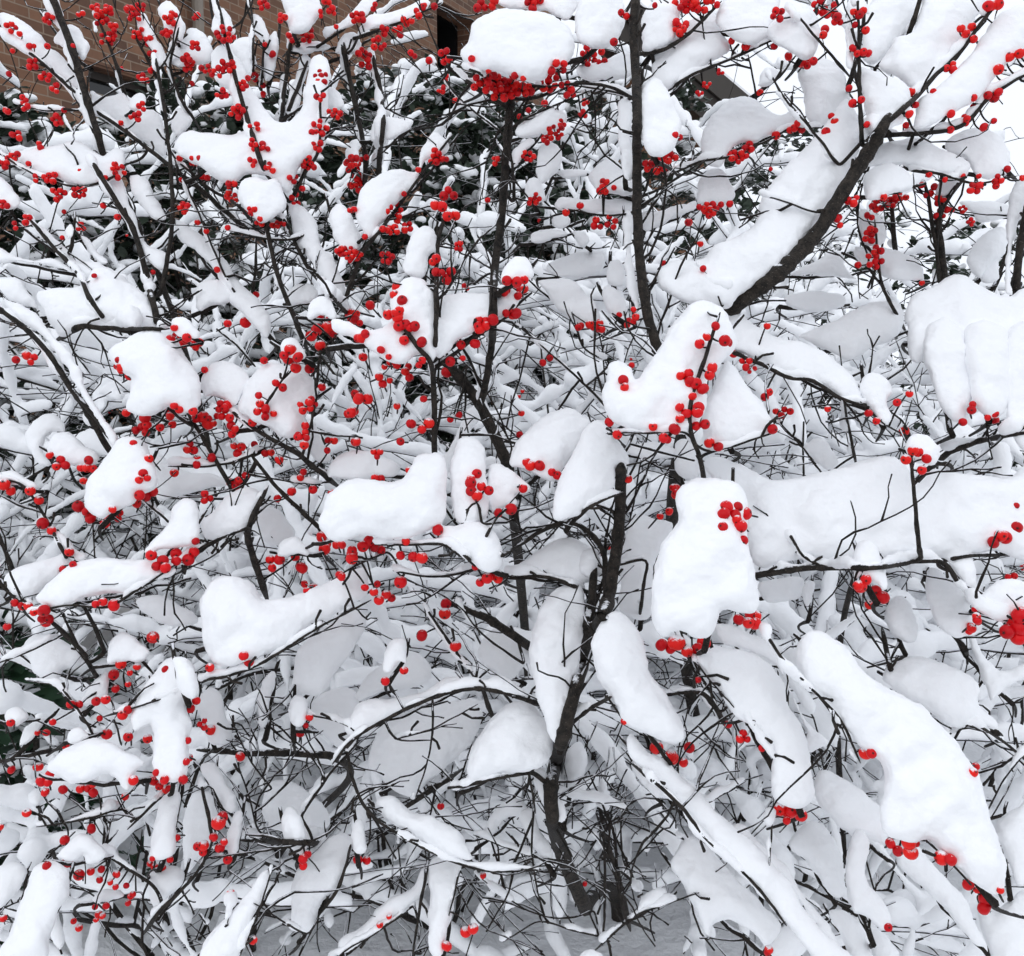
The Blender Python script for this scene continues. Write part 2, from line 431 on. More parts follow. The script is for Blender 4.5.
# ------------------------------------------------------------------ traced layout (tile, depth, outline)
PAD_DATA = """
# tile;depth cm;label;points
A;105;broad Y-shaped snow heap in the fork of two berry-strung stems, upper left;487,405 520,372 580,368 640,380 690,365 690,320 655,300 645,255 610,230 590,180 600,140 640,110 660,150 690,200 700,240 750,310 795,345 835,325 850,290 860,215 872,170 895,155 925,175 930,215 920,300 915,370 905,430 870,450 835,480 815,545 795,540 760,500 700,490 660,520 620,510 580,480 530,450 495,435
A;99;two-humped snow cap on berries just under the big Y-shaped heap;672,520 690,497 725,497 745,510 775,500 798,530 805,580 790,600 740,625 700,600 675,570
A;110;long low snow heap fringed with berries beneath, below the brick wall, upper left;10,410 60,425 110,415 160,405 205,395 250,410 290,440 320,415 350,430 350,480 300,520 230,525 150,500 90,485 50,450
A;103;small pointed snow cap on a berry-ringed stem tip in front of the brick wall;592,75 603,42 622,22 645,42 662,92 630,100 600,92
A;115;snow ridge on the slanting branch in front of the brick wall at far left;0,35 60,55 100,85 140,130 190,170 235,230 225,255 180,225 130,180 80,140 50,115 0,70
A;112;thin triangular snow web against the thick dark stem before the brick wall;150,115 190,65 230,90 250,130 235,175 215,150 180,135
A;118;snow bank on the branch below the dark window of the brick wall;250,250 290,270 345,262 380,300 440,310 460,350 465,440 420,410 360,370 300,330 270,300
A;118;rounded snow lump between berry twigs right of the dark window;470,170 510,110 525,80 560,85 590,110 600,150 590,180 540,180 500,190
A;119;narrow snow streak on the berry twig above the dark window;380,60 400,30 430,75 455,130 475,180 440,185 430,150 405,110
A;116;snow tuft at the top edge with a red berry knot, left of the pointed cap;440,20 470,0 495,20 520,70 510,120 480,100 455,60
A;112;snow tuft at the top edge above berries, right of the Y-shaped heap;800,30 790,-20 880,-20 905,20 880,70 850,90 815,90
A;116;slim snow strip on an upright stem behind the right arm of the Y-shaped heap;800,300 830,220 850,150 872,160 865,210 840,290 820,330
A;117;small snow tuft on a twig tip near the right end of the brick wall;940,150 960,100 1000,90 1020,120 1010,150 970,150
A;101;thick snow bank on the low horizontal branch, left side below the evergreen hedge;105,825 170,810 230,800 270,750 320,760 370,800 410,830 440,870 435,930 350,915 240,920 180,945 150,920 120,870
A;106;slanting snow ridge left of the upright dark stems, above the horizontal branch bank;95,630 130,640 190,700 220,730 290,740 310,770 240,790 200,755 150,700 105,660
A;108;snow streak running down beside the curved dark stem in front of the hedge;300,520 340,500 375,590 410,680 470,710 460,760 420,740 390,690 350,610 320,560
A;109;snow ridge behind the straight dark stem, left of the two-humped cap;360,490 410,500 440,560 470,610 440,620 400,580 370,540
A;107;long diagonal snow ridge sloping down to the right below the berry twigs, upper left;490,610 540,640 600,690 640,740 680,800 720,830 760,890 750,956 700,900 650,850 610,770 550,710 500,665
A;106;round snow mound beside the foot of the long diagonal ridge;545,850 560,795 610,785 650,810 640,850 590,860 560,880
A;119;small snow ball in a twig fork against the brick wall beside the downspout;480,350 490,310 520,305 545,335 520,370 495,385
A;102;snow ridge on the leaning stem right under the two-humped cap;810,580 850,580 890,630 900,680 940,730 970,800 960,840 920,810 880,740 830,680
A;99;egg-shaped snow cap tipped with berries, right of the two-humped cap;925,600 945,572 970,580 1000,630 1021,690 1000,705 970,700 940,672
A;110;slim upright snow finger right of the Y-shaped heap;915,250 935,245 965,270 970,300 945,310 920,300
A;108;small snow cap over red berries at the right of the Y-shaped heap;970,430 985,395 1010,395 1012,450 985,465
A;112;little snow cap on a berry sprig below the dark window;362,300 375,270 405,262 415,285 385,312
A;112;tiny round snow cap on berries before the brick, far upper left;118,45 125,28 145,28 155,50 140,60
A;104;tiny snow bead on a sprig with berries, left of the curved stem;183,650 195,628 215,640 210,665 190,672
A;104;snow lump behind thin twigs, below the egg-shaped cap;800,830 830,800 880,800 900,820 880,850 830,860 805,850
A;108;snow lump with berries at the left edge, above the slanting ridge;-20,490 30,520 60,570 40,590 -20,570
B;84;large dome of snow on the dense berry cluster that tops an upright stem#dome;335,150 365,105 370,75 400,40 460,28 540,30 590,40 640,70 655,110 650,150 640,180 600,200 570,225 530,230 490,215 440,200 390,200 360,180
B;87;large dome of snow on the dense berry cluster that tops an upright stem#dome;312,190 335,185 370,215 385,235 360,235 330,215
B;88;tall snow hump above a berry bunch between the large dome and the tall stem;660,80 665,30 690,-20 780,-20 800,30 795,90 770,120 720,135 685,130 665,110
B;96;snow mass at the top edge behind the large dome;440,10 450,-20 670,-20 660,40 630,60 580,30 500,28
B;80;egg-shaped snow clump hanging right of the tall dark stem, berries at its tip;828,290 850,240 878,213 910,240 945,300 957,350 945,400 925,430 890,440 860,425 840,380
B;93;snow mass in the top angle right of the tall dark stem;845,110 850,50 880,0 950,0 960,50 940,110 890,140 850,145
B;94;flat snow block under the twig joining the tall stem from the left;668,190 740,170 800,140 825,160 820,210 740,230 690,228
B;93;double snow roll with a berry knot left of the tall dark stem;700,500 720,460 760,445 800,470 832,520 820,550 770,545 725,540
B;94;thin flat snow roll on a twig just below the double roll by the tall stem;600,580 620,553 680,560 740,555 820,560 822,595 740,600 650,590 615,590
B;105;snow bar along a rising twig, right of the stem under the large dome;487,370 510,345 570,310 610,300 640,330 630,355 600,370 540,390 500,390
B;88;short slanted snow finger crossing right of the stem under the large dome;472,465 485,430 515,395 545,385 552,405 525,430 500,460 485,475
B;104;small snow cap on berries midway between the dome's stem and the tall stem;520,550 525,510 550,497 575,525 575,565 545,565
B;97;big slanting snow pad with berries on its lower side, left of the dome's stem;45,590 60,530 110,490 170,475 210,480 220,450 240,400 265,370 300,390 305,420 280,440 240,455 215,520 180,550 140,590 110,640 85,675 65,650 50,630
B;90;cone of snow on the stem tip above the W-shaped heap;175,760 195,680 225,640 255,640 275,665 275,710 255,720 240,770 210,780
B;80;W-shaped snow heap studded with berries, left of the picture's centre#w;-20,895 40,910 100,925 140,905 145,830 170,785 195,772 240,790 265,830 272,900 270,1000 255,1015 220,992 180,1022 120,1012 60,962 10,940 -20,930
B;81;W-shaped snow heap studded with berries, left of the picture's centre#w;262,850 290,830 350,820 410,825 445,805 470,800 510,830 490,870 480,895 440,900 400,930 350,950 330,957 300,992 270,1010 262,950
B;77;W-shaped snow heap studded with berries, left of the picture's centre#w;450,800 455,760 480,725 510,715 535,730 542,775 525,790 480,798
B;99;snow pad behind thin twigs, midway between W-shaped heap and tall stem;550,790 600,780 660,790 700,830 730,870 735,900 700,915 660,900 610,870 580,820
B;97;lower of two small snow eggs at the foot of the tall stem;738,830 745,805 775,810 810,850 805,880 775,890 750,870
B;99;upper of two small snow eggs at the foot of the tall stem;750,780 755,740 785,730 805,760 800,800 770,805
B;85.5;thin snow strip plastered on the left side of the tall dark stem, upper part;782,290 815,285 822,400 822,500 800,500 785,400
B;86;thin snow strip plastered on the left side of the tall dark stem, lower part;795,600 822,600 822,700 832,800 845,880 810,820 800,700
B;100;snow roll on a twig going right from the tall stem's lower half;845,640 850,600 900,590 960,575 1000,560 1000,590 950,610 900,635 860,655
B;112;snow lump behind two thin stems, right of the brick wall's foot;80,380 100,330 150,330 210,335 200,360 150,390 90,400
C;87;great diagonal snow bank and crotch dome on the thick limb rising to the upper right#bank;0,745 60,730 110,730 150,690 240,640 285,545 328,488 396,416 458,342 515,278 555,350 550,420 520,490 490,540 450,590 440,620 400,660 370,720 320,770 260,800 210,830 180,865 120,860 60,850 0,820 -20,780
C;85;great diagonal snow bank and crotch dome on the thick limb rising to the upper right#bank;560,290 545,220 545,180 565,190 620,205 670,230 690,270 695,310 670,350 620,370 580,365 570,340
C;92;broad snow masses joined on the two uppermost branches, top right corner#top;600,180 640,140 650,110 690,95 720,30 740,-20 910,-20 900,30 870,60 840,130 800,180 770,210 720,250 690,250 665,225 620,200
C;89;broad snow masses joined on the two uppermost branches, top right corner#top;700,340 720,280 790,230 850,160 900,90 960,30 1030,10 1030,120 980,170 930,220 900,260 860,290 800,330 750,360 700,365
C;96;snow mass behind the upright berry twig, top edge right of centre;565,170 555,80 570,20 620,-20 720,-20 700,60 680,95 640,130 600,180
C;84.5;narrow snow sleeve round the top of the upright berry twig, upper right;515,60 515,10 545,-5 575,15 580,45 555,45 535,75 535,130 528,200 510,180 508,120
C;98;broad snow mass behind the crossing dark twigs, left of the thick limb's crotch;375,190 430,160 500,190 515,250 520,300 480,330 440,355 400,330 390,260
C;90;snow pad with three berries along its lower rim, near the white sky gap;300,110 300,70 350,20 390,10 430,40 440,90 430,140 400,165 360,150 320,130
C;93;snow pad at the top edge above the dark eave;150,70 160,10 200,-20 320,-20 310,60 290,110 240,125 190,110
C;94;long snow pad on the branch rising past the dark eave;-30,170 40,80 90,50 130,30 155,60 165,100 190,140 130,175 70,215 20,250 -20,260
C;100;dome of snow over berries just under the dark eave;105,400 120,350 150,310 190,280 240,272 280,300 320,325 370,305 390,340 340,360 290,385 260,400 220,400 180,430 160,470 110,455
C;102;small dome of snow over a berry row, between tall stem and thick limb;90,570 95,510 130,475 170,480 195,520 200,560 170,570 120,575
C;104;short snow roll leading left from the small dome to the tall stem;0,620 0,590 60,570 90,580 60,610
C;103;little square snow tuft in front of the white sky beside the eave;265,240 275,195 300,187 330,200 320,225 290,243
C;86;boxy snow cap over a thick berry bunch, right of the thick limb;565,560 560,500 590,470 640,458 690,480 700,520 685,535 640,545 600,565
C;90;horizontal snow roll on the branch right of the thick limb's crotch;570,470 600,410 640,395 720,390 790,420 850,450 860,480 820,495 740,485 690,470 620,465
C;92;snow dome on the right end of the branch below the white sky;790,420 810,380 870,360 930,370 960,400 972,450 960,480 920,500 870,490 850,450
C;95;tall snow sleeve on the upright stem at the right edge;955,820 960,700 965,600 985,520 1012,490 1040,500 1035,560 990,650 975,780 985,830
C;100;snow hump on the twig left of the paired upright stems, right side;535,700 560,690 640,700 700,720 730,760 735,790 690,790 620,780 600,750 550,740
C;99;narrow snow strip behind the hanging berry string right of the thick limb;545,590 575,590 620,620 620,680 560,690 545,650
C;105;snow lump behind the paired upright stems at right;850,740 880,680 930,640 965,660 960,710 920,740 890,785
F;98;long low snow bank behind twigs, below the thick diagonal limb;365,75 400,60 480,30 560,-10 650,-27 672,10 665,55 640,90 580,105 530,140 490,130 430,100
F;89;upper mass of the drooping snow heap at the right edge;680,40 700,-40 760,-70 830,-100 900,-60 960,-40 1030,-50 1040,150 970,130 910,120 850,120 800,100 755,125 715,155 690,130
F;85;left drooping lobe of the snow heap at the right edge;728,90 775,22 830,40 854,120 864,220 852,290 830,316 790,292 752,205
F;84.5;middle drooping lobe of the snow heap at the right edge;846,70 900,28 960,55 982,150 980,220 962,275 930,302 890,292 858,220
F;84;outermost drooping lobe of the snow heap at the right edge;966,70 1010,30 1048,40 1048,392 1002,386 970,330 960,220
F;73;large snow heap parted by the central upright berry string#str;-170,220 -155,160 -130,145 -90,165 -80,195 -40,150 10,60 55,0 80,-20 120,-25 170,0 200,60 200,110 165,150 130,190 120,270 75,340 0,345 -60,345 -120,330 -165,290
F;75;large snow heap parted by the central upright berry string#str;110,270 150,190 180,140 230,205 280,265 315,325 275,355 205,372 140,388 112,350
F;84;long snow ridge along the limb right of the central berry string;180,-10 260,40 330,80 400,90 470,130 530,190 560,240 555,265 510,260 460,220 400,190 340,190 290,160 210,120 180,80
F;82;short snow lobe hanging at the right end of the limb behind the berry string;550,230 560,190 590,175 630,195 650,230 630,260 640,310 610,320 580,280
F;80;huge snow slab lying along the horizontal branch at right#slab;110,430 170,415 250,455 320,480 420,460 500,440 580,420 640,410 680,440 720,490 760,450 850,460 940,470 1040,480 1040,690 940,680 870,690 860,720 830,720 790,700 720,695 640,700 560,710 480,715 400,700 330,715 260,720 230,650 200,560 140,480
F;77;huge snow slab lying along the horizontal branch at right#slab;790,690 860,680 880,750 870,790 840,770
F;67;tall snow pillar with berries at its head and foot, right of centre;40,590 35,530 60,490 110,475 180,475 225,495 240,540 235,600 240,680 260,740 270,810 260,850 210,850 165,840 140,890 120,920 80,920 40,900 0,920 -30,880 -35,800 -20,720 0,650
F;72;small snow cap over a berry bunch hanging before the horizontal branch;530,700 545,655 570,645 600,665 625,740 620,790 600,770 560,745 540,760
F;76;snow crest behind berries on the upright twig above the huge slab;675,390 690,355 730,348 770,370 780,400 760,435 720,430 690,420
F;82;hanging snow lobe below the right half of the huge slab;735,740 760,725 810,760 850,790 875,850 870,900 820,918 770,890 745,830
F;85;short snow lobe below the middle of the huge slab;620,870 630,830 660,800 700,830 715,880 705,930 670,930 640,910
F;73;snow cap over a large berry cluster at the right edge, below the slab;885,820 920,770 970,755 1030,770 1030,850 990,840 960,870 920,850
F;90;flat snow pad under the left part of the horizontal branch;265,770 300,760 380,745 400,770 380,810 330,820 280,820
F;88;icicle-like snow drop under the horizontal branch;390,780 400,757 425,765 425,800 405,840 395,820
F;96;snow patch behind twigs just above the huge slab's left part;390,390 430,360 470,380 490,430 460,450 420,420
D;89;large rounded snow hump above a berry row, left of centre;310,125 330,95 380,65 440,60 490,85 530,140 560,190 568,240 555,280 510,290 480,270 440,290 400,295 355,280 360,230 370,190 340,170
D;92;small rounded snow hump just right of the large rounded hump;565,210 580,160 610,143 660,150 700,180 690,230 660,270 640,255 600,240 570,245
D;91;snow mass laced with berry sprigs, second right of the large rounded hump;670,280 690,210 720,165 760,150 800,155 850,165 885,200 890,240 870,270 860,320 840,350 800,360 760,330 720,320 690,300
D;87;cone-shaped snow clump with berries round its base, left side;232,545 245,490 290,420 330,370 370,355 410,380 440,450 440,500 400,520 380,545 330,560 290,585 255,570
D;95;low snow cushion with a berry fringe, left of the cone-shaped clump's top;132,390 150,350 190,343 230,370 280,410 260,440 220,440 170,425 140,405
D;85;sloping snow pad over a berry row, right below the cone-shaped clump;400,680 430,640 470,600 490,550 520,530 555,545 565,600 555,650 520,665 490,670 450,680 410,690
D;90;snow pad leaning on the bent dark branch, left of centre;565,600 600,570 640,520 690,497 730,510 735,545 710,590 690,620 640,640 600,650 570,640
D;83;long flat snow pad on the curved twig at left, berries at its left end;95,810 130,770 200,715 280,698 380,700 460,715 500,730 480,750 430,760 390,780 370,810 340,795 250,805 180,840 130,830
D;94;long snow stripe on the branch descending from the left edge;0,-50 30,-30 100,10 150,70 200,120 230,180 260,250 300,310 335,360 315,385 280,320 240,260 200,190 170,140 130,90 70,40 20,0
D;82;big smooth snow mass draped over the arching twig, left of the trunk;562,850 575,790 620,750 670,745 715,770 730,810 790,810 880,780 960,745 1030,720 1030,800 950,850 870,890 820,935 760,960 700,985 650,1000 610,1000 590,985 575,950
D;94;small snow strip above two berries at the left edge;-20,470 20,450 60,460 100,490 90,510 50,495 -10,490
D;93;slim snow ridge on the berry twig below the two left-edge berries;155,620 180,630 220,670 245,690 225,710 195,690 165,660
D;92;snow bank behind the left end of the long flat pad;10,760 60,720 130,700 180,680 200,710 150,760 100,800 50,810
D;106;broad snow lump behind the descending branch at the left edge;70,370 90,320 130,290 180,310 185,345 140,350 120,400 150,440 110,430
D;100;snow lump right of the bent dark branch, left of centre;715,590 730,550 780,560 820,600 830,640 790,660 740,650
D;89;small snow cap on a three-berry bunch, right of the bent dark branch;775,690 790,650 830,635 865,660 870,690 830,688
D;88;small snow cap over berries above the large rounded hump's right shoulder;480,30 495,18 530,25 560,55 560,80 520,78 490,62
D;87;narrow snow cap over berries topping the berry-laced mass;782,110 800,80 830,78 860,110 855,140 810,130
D;84;snow cap over the plump orange-red berry bunch left of the W-shaped heap;862,20 870,-20 905,-42 940,-20 950,20 930,28 900,12 875,28
D;97;snow strip under the twigs right of the long flat pad;380,820 440,800 530,840 560,880 500,890 430,870
D;106;broad snow sheet behind twigs, right of the cone-shaped clump;430,390 480,430 520,450 600,460 640,490 560,510 500,520 450,540 430,500
D;96;small upright snow tuft over berries left of the wide central pad;865,330 880,310 915,370 930,420 900,430 870,400
E;92;small snow pad at the left rear corner of the wide central pad;-30,470 -25,430 10,400 70,395 130,410 170,440 155,470 100,465 60,480
E;78;big wide central snow pad with large berries hanging along its lower edge#cen;-50,560 -20,510 40,475 100,475 160,480 190,460 215,415 250,400 290,410 300,470 300,540 290,590 270,610 230,625 190,640 130,650 60,630 10,650 -30,645 -60,600
E;79.5;upright snow lobe holding four berries, beside the wide central pad;315,560 310,450 320,390 350,358 385,365 410,400 415,470 420,540 400,590 340,600
E;80;small snow lobe with berries right of the upright four-berry lobe;415,540 415,440 440,430 500,460 535,490 530,515 490,520 500,545 450,560 430,575
E;76.5;big wide central snow pad with large berries hanging along its lower edge#cen;270,620 330,600 400,600 440,640 460,690 450,730 410,740 370,710 330,670 290,655
E;82;smooth snow dome with a few berries low down, at the picture's centre;478,440 490,390 530,335 580,295 640,280 690,300 700,330 660,400 620,450 600,480 560,470 520,450
E;77.5;slanting snow cone leaning on the top of the dark trunk;598,530 620,470 660,390 700,320 740,310 770,350 800,390 815,430 800,450 775,440 770,500 730,530 660,580 605,588
E;85;snow mound over the arching branch just left of the trunk;495,720 540,690 600,650 660,640 720,680 745,720 730,750 690,770 620,760 560,750 510,745
H;80;long tapering snow tongue hanging left of the dark trunk;545,20 580,-40 620,-80 680,-90 690,0 680,80 660,180 650,290 625,350 600,355 580,300 560,240 545,190 535,110
H;73;long egg of snow slanting down right of the dark trunk, three berries at its foot;705,60 740,10 780,-10 830,30 860,100 880,170 930,240 965,310 965,350 920,360 860,330 800,300 770,250 730,180 710,110
E;93;snow face between the trunk and the tall pillar;790,850 785,760 790,700 810,600 850,575 900,590 940,600 900,680 880,740 875,830 860,870
E;96;flat snow strip on a twig right of the trunk top;815,410 820,380 900,370 945,390 940,415 880,420
E;95;snow wedge under the large heap left of the central berry string;940,440 945,370 990,365 1005,400 1012,460 985,475 955,470
I;65;giant curved snow pad at lower right with berries along its foot;370,110 380,60 410,38 460,55 520,95 560,150 600,190 680,230 740,270 800,330 860,410 890,460 910,540 935,610 960,690 955,760 930,785 890,760 840,720 790,670 740,625 690,635 640,625 615,590 610,520 620,450 600,400 550,360 500,300 450,240 400,180
I;71;pair of joined arches of snow ending in berries, left of the giant curved pad#arch;90,120 150,90 220,95 280,120 330,180 360,260 390,320 410,390 420,460 415,520 390,540 340,530 305,500 305,430 300,380 260,320 200,280 150,200
I;78;pair of joined arches of snow ending in berries, left of the giant curved pad#arch;140,20 200,30 280,60 320,110 345,170 370,230 410,300 470,355 440,370 400,380 395,320 360,240 330,170 280,115 200,90 160,80
I;70;long diagonal snow beam with a second ridge on it, lower right#beam;-95,330 -40,380 20,420 80,480 140,540 200,590 280,660 330,720 380,800 440,880 530,970 430,970 360,880 310,830 250,760 180,690 120,620 60,550 10,490 -60,430 -100,380
I;84;broad snow curtain below the long diagonal beam;20,690 60,620 110,640 180,710 260,790 320,850 330,880 290,930 250,890 180,850 140,870 120,900 90,830 60,760
I;76;long diagonal snow beam with a second ridge on it, lower right#beam;180,600 220,585 280,640 340,700 390,770 440,840 500,920 480,940 420,860 360,780 300,710 230,650
I;80;rounded snow mass between the arched pad and the giant curved pad;420,490 440,430 490,450 560,490 610,540 630,600 625,650 590,630 540,620 500,600 460,560
I;76;drop-shaped snow clump before the dark post, lower right;510,730 520,650 550,600 575,640 570,720 600,780 635,830 635,875 610,880 570,840 530,840 515,790
I;84;snow mass under twigs right of the diagonal beam's middle;350,640 400,580 450,590 490,640 510,720 505,780 480,790 440,740 400,690
I;82;snow pad behind the upper part of the giant curved pad;620,170 650,130 700,112 780,130 850,160 890,200 880,240 930,290 930,320 870,300 820,310 760,280 700,240 640,200
I;80;narrow snow strip sloping away below the foot of the giant curved pad;660,640 700,640 750,690 800,740 850,800 880,870 910,930 870,920 820,860 770,800 700,740 650,690
I;95;snow mound in the lower right corner;880,800 930,830 970,800 1030,780 1030,980 930,980 900,900
I;92;snow mound at the right edge beside the foot of the giant curved pad;930,600 960,560 1000,540 1030,530 1030,700 1000,760 970,700
I;90;forked snow ridge at the right edge above the giant curved pad;840,20 870,30 900,110 950,150 1030,130 1030,170 960,200 920,240 900,200 880,140
I;80;small snow pad at the bottom edge right of the diagonal beam;460,830 510,830 560,870 580,940 600,980 540,980 500,900
I;88;little snow heap at the bottom edge below the drop-shaped clump;570,870 620,890 660,940 650,980 600,980
G;84;snow cap over a berry ring, left of the hooked snow finger;298,110 320,60 350,45 390,65 420,100 390,130 330,125 305,140
G;80;long snow column with a hooked finger at its head, berries below, lower left#col;425,300 380,330 365,310 385,240 420,180 460,130 500,112 540,130 550,180 555,220 530,250 535,320 530,400 525,450 500,470 450,465 430,430 428,370
G;76.5;long snow column with a hooked finger at its head, berries below, lower left#col;485,118 525,115 548,150 555,220 535,240 510,215 492,170
G;79;wide sagging snow pad with berries at its left corner, lower left;125,430 150,400 200,365 260,343 320,355 370,385 410,410 385,440 365,490 345,490 320,450 290,445 230,470 190,470 150,440
G;84;narrow snow column hanging under the tall broad column;440,560 455,510 490,490 510,510 500,580 490,660 460,680 420,690 415,670
G;87;snow wedge at the lowest end of the stacked columns, lower left;425,720 490,700 525,720 510,760 470,800 445,845 430,830 420,770
G;82;small arched snow pad over berries near the lower left corner;155,680 190,640 230,610 270,625 300,665 280,690 240,700 235,670 200,690
G;79;big leaning snow slab in the lower left corner;100,710 150,690 190,720 195,780 165,840 140,900 120,980 -20,980 20,900 60,800
G;77;slanting snow plank at the bottom edge, left of centre;560,970 580,900 640,840 700,770 750,712 755,740 730,820 690,900 660,970
G;82;egg-shaped snow drop with one berry below, lower left of centre;788,580 800,545 830,540 860,590 865,640 850,670 830,665 800,630
H;83;smaller snow drop on a thread-thin twig over two berries, lower centre;33,610 40,575 65,570 78,610 78,660 60,670 40,660
G;86;small snow egg on a curved twig with berries at its right side;812,250 825,222 850,222 870,250 865,290 840,315 820,300
G;87;large pointed snow sheet hanging below the dark horizontal branch, lower left;820,850 820,760 860,680 920,625 985,620 985,680 950,760 900,810 880,880 840,880
G;96;snow lump at the left edge below the long flat pad;70,80 100,50 160,60 215,90 225,140 180,150 160,180 100,170 85,130
G;87;snow slope below the berry-ringed cap, lower left;225,240 260,190 300,150 310,190 300,230 260,250
G;88;tiny snow cap over one berry near the left edge;10,290 25,260 60,255 90,280 70,300 40,310
G;91;slim snow streak right of the tiny left-edge cap;50,370 75,310 130,280 120,320 80,355
G;83;small snow bump above the wide sagging pad's left end;190,350 200,320 230,310 255,335 240,350 210,360
G;93;snow mass right behind the tall broad column;555,230 590,200 620,220 640,280 655,350 600,360 575,330 560,290
G;92;snow drape under the arching twig, left of the tapering tongue;820,200 830,120 870,60 930,20 1000,-20 1030,20 990,100 940,160 900,220 840,215
G;93;thin snow strip under the big smooth mass;725,300 735,190 770,150 775,200 760,260 745,310
G;99;snow patch behind the curved twig, lower left of centre;860,280 900,220 960,200 1012,220 1050,280 1000,340 960,370 900,330
G;90;winding snow strip right of the tall broad column's foot;560,420 600,410 650,480 670,540 640,550 600,490 570,450
G;86;slender snow drop beside the five-berry sprig, lower left;640,640 655,560 680,545 685,600 670,660 645,678
G;101;broad snow sheet behind the five-berry sprig;520,560 540,500 590,500 620,560 600,640 560,680 530,720 510,660
G;88;small flat snow cap over a berry row near the lower left corner;250,800 290,770 340,765 350,790 300,808
G;103;snow bank above the dark horizontal branch, lower left of centre;750,470 800,460 880,500 930,560 920,600 850,610 760,600 740,540
G;101;snow lump at the left edge above the leaning slab;-20,720 40,690 80,710 60,760 0,820 -20,800
H;84;snow ridge on top of the long arching twig left of the trunk;25,290 60,240 150,230 240,205 310,170 370,175 390,195 300,215 210,250 140,285 80,330 30,340 10,310
H;82;bell-shaped snow pad over the short dark branch left of the trunk's foot;355,440 365,390 400,320 440,270 500,240 550,260 590,310 600,370 580,420 540,435 470,440 400,460 365,465
H;84;narrow snow drip at the right end of the bell-shaped pad;540,440 570,430 600,480 630,530 635,570 610,575 570,520
H;82;diagonal snow bar on the twig below the bell-shaped pad;100,520 150,500 200,550 260,560 330,600 365,650 370,690 320,680 250,640 180,600 120,560
H;97;deep snow bowl behind the long arching twig;90,360 160,280 260,250 370,230 400,260 380,340 330,400 280,440 230,480 190,510 130,470 80,420
H;84;upright snow strip dangling below the diagonal bar;245,720 270,680 330,690 340,740 320,820 300,880 290,950 260,950 245,880 255,790
H;86;long sloping snow bar near the bottom edge with two small berries;0,910 60,870 130,800 200,760 240,700 250,740 215,800 140,860 60,920 0,950
H;92;small snow flap left below the bell-shaped pad;400,620 420,560 480,510 520,520 520,560 450,580 430,625
H;90;ragged snow flap right below the bell-shaped pad;500,560 540,540 560,590 590,640 600,690 575,690 540,640
H;94;spindle of snow caught on thin twigs right of the trunk's foot;720,520 735,450 755,480 760,530 745,550
H;85;snow tuft on a low twig left of the long diagonal beam;830,830 850,790 900,760 925,770 920,810 870,825
H;82;small hooked snow cap with a berry at each end, lower left of centre;118,150 135,80 165,60 190,70 190,135 160,130 140,160
H;97;snow patch behind crossed twigs left of the tapering tongue;390,110 420,40 480,30 520,70 540,120 510,150 480,180 420,150
H;96;snow patch behind the trunk's foot on its right;615,470 630,400 670,350 700,400 680,460 650,490
H;98;snow patch below the snow drape, left of the long arching twig;40,220 100,150 180,100 230,110 260,170 200,200 120,215 60,240
H;75;half-round snow cap at the bottom edge, right of centre;675,956 700,935 740,945 745,980 670,980
H;86;snow strip under the upper end of the long diagonal beam;815,420 840,390 880,430 910,490 890,510 850,470
J;116;slanting snow ridge at the top edge before the right half of the brick wall;560,110 640,80 700,20 740,-30 790,-30 750,50 690,95 620,125 570,150
J;115;long snow ridge on the berry twig that crosses the end of the brick wall;690,140 740,70 850,40 950,-5 995,12 930,65 860,95 780,110 700,142
J;117;small snow sleeve beside a thin upright stem, right of the pointed cap;283,50 322,70 352,130 345,175 318,165 290,110
J;117;slim snow flake hanging by a berry sprig between two upright stems, above the Y-shaped heap;345,160 380,120 390,200 362,300 335,320 328,240
J;117;flat snow roll under the fork of berry twigs above the Y-shaped heap;440,200 470,170 560,160 600,188 540,205 470,212
J;112;pale snow sheet behind the stem of the pointed cap;192,172 282,145 286,260 262,310 228,250
J;119;thin snow strip on the upright stem in front of the brick wall's right end;775,250 800,330 800,380 832,445 790,452 772,340
K;105;snow roll on the level twig at the left edge before the dark evergreen leaves;-20,195 40,230 130,255 220,250 290,280 335,322 280,312 200,285 100,275 -20,268
K;107;slim snow slope left of the curved dark stem, above the low horizontal branch;340,150 370,155 425,215 475,270 440,282 388,232
K;104;snow lump at the left edge above the descending branch;-20,340 80,340 130,400 200,520 150,475 60,440 -20,400
L;106;leaf-shaped snow lump between the dome's stem and the tall stem;240,225 290,210 335,250 320,310 280,350 240,380 220,330
L;108;short snow bar above the flat roll left of the tall stem;300,322 430,310 425,345 330,352
L;105;thin snow bar on a level twig below the flat roll left of the tall stem;200,612 215,562 330,553 352,580 262,602
L;106;small snow lump between thin twigs under the flat roll;288,512 340,490 372,520 340,552 290,542
L;106;slanted little snow wedge below the flat roll near the tall stem;368,560 420,563 442,600 410,632 385,592
L;109;wide snow bank behind twigs at the foot of the tall stem, left side;280,690 400,642 500,650 480,720 420,745 330,750 270,722
N;108;snow slope under the lower side of the thick diagonal limb;130,370 200,330 240,340 240,400 292,440 200,430 110,422 30,422
N;109;low snow lump below the thick diagonal limb's foot, behind thin twigs;15,505 120,480 220,490 242,530 150,560 60,552
N;106;stubby snow pillar left of the snow-sleeved upright stem at the right edge;730,350 790,250 840,270 832,340 800,380 800,442 740,447
N;105;snow block below the right end of the dome-bearing branch, right side;650,150 740,150 840,160 852,200 740,232 698,192
"""
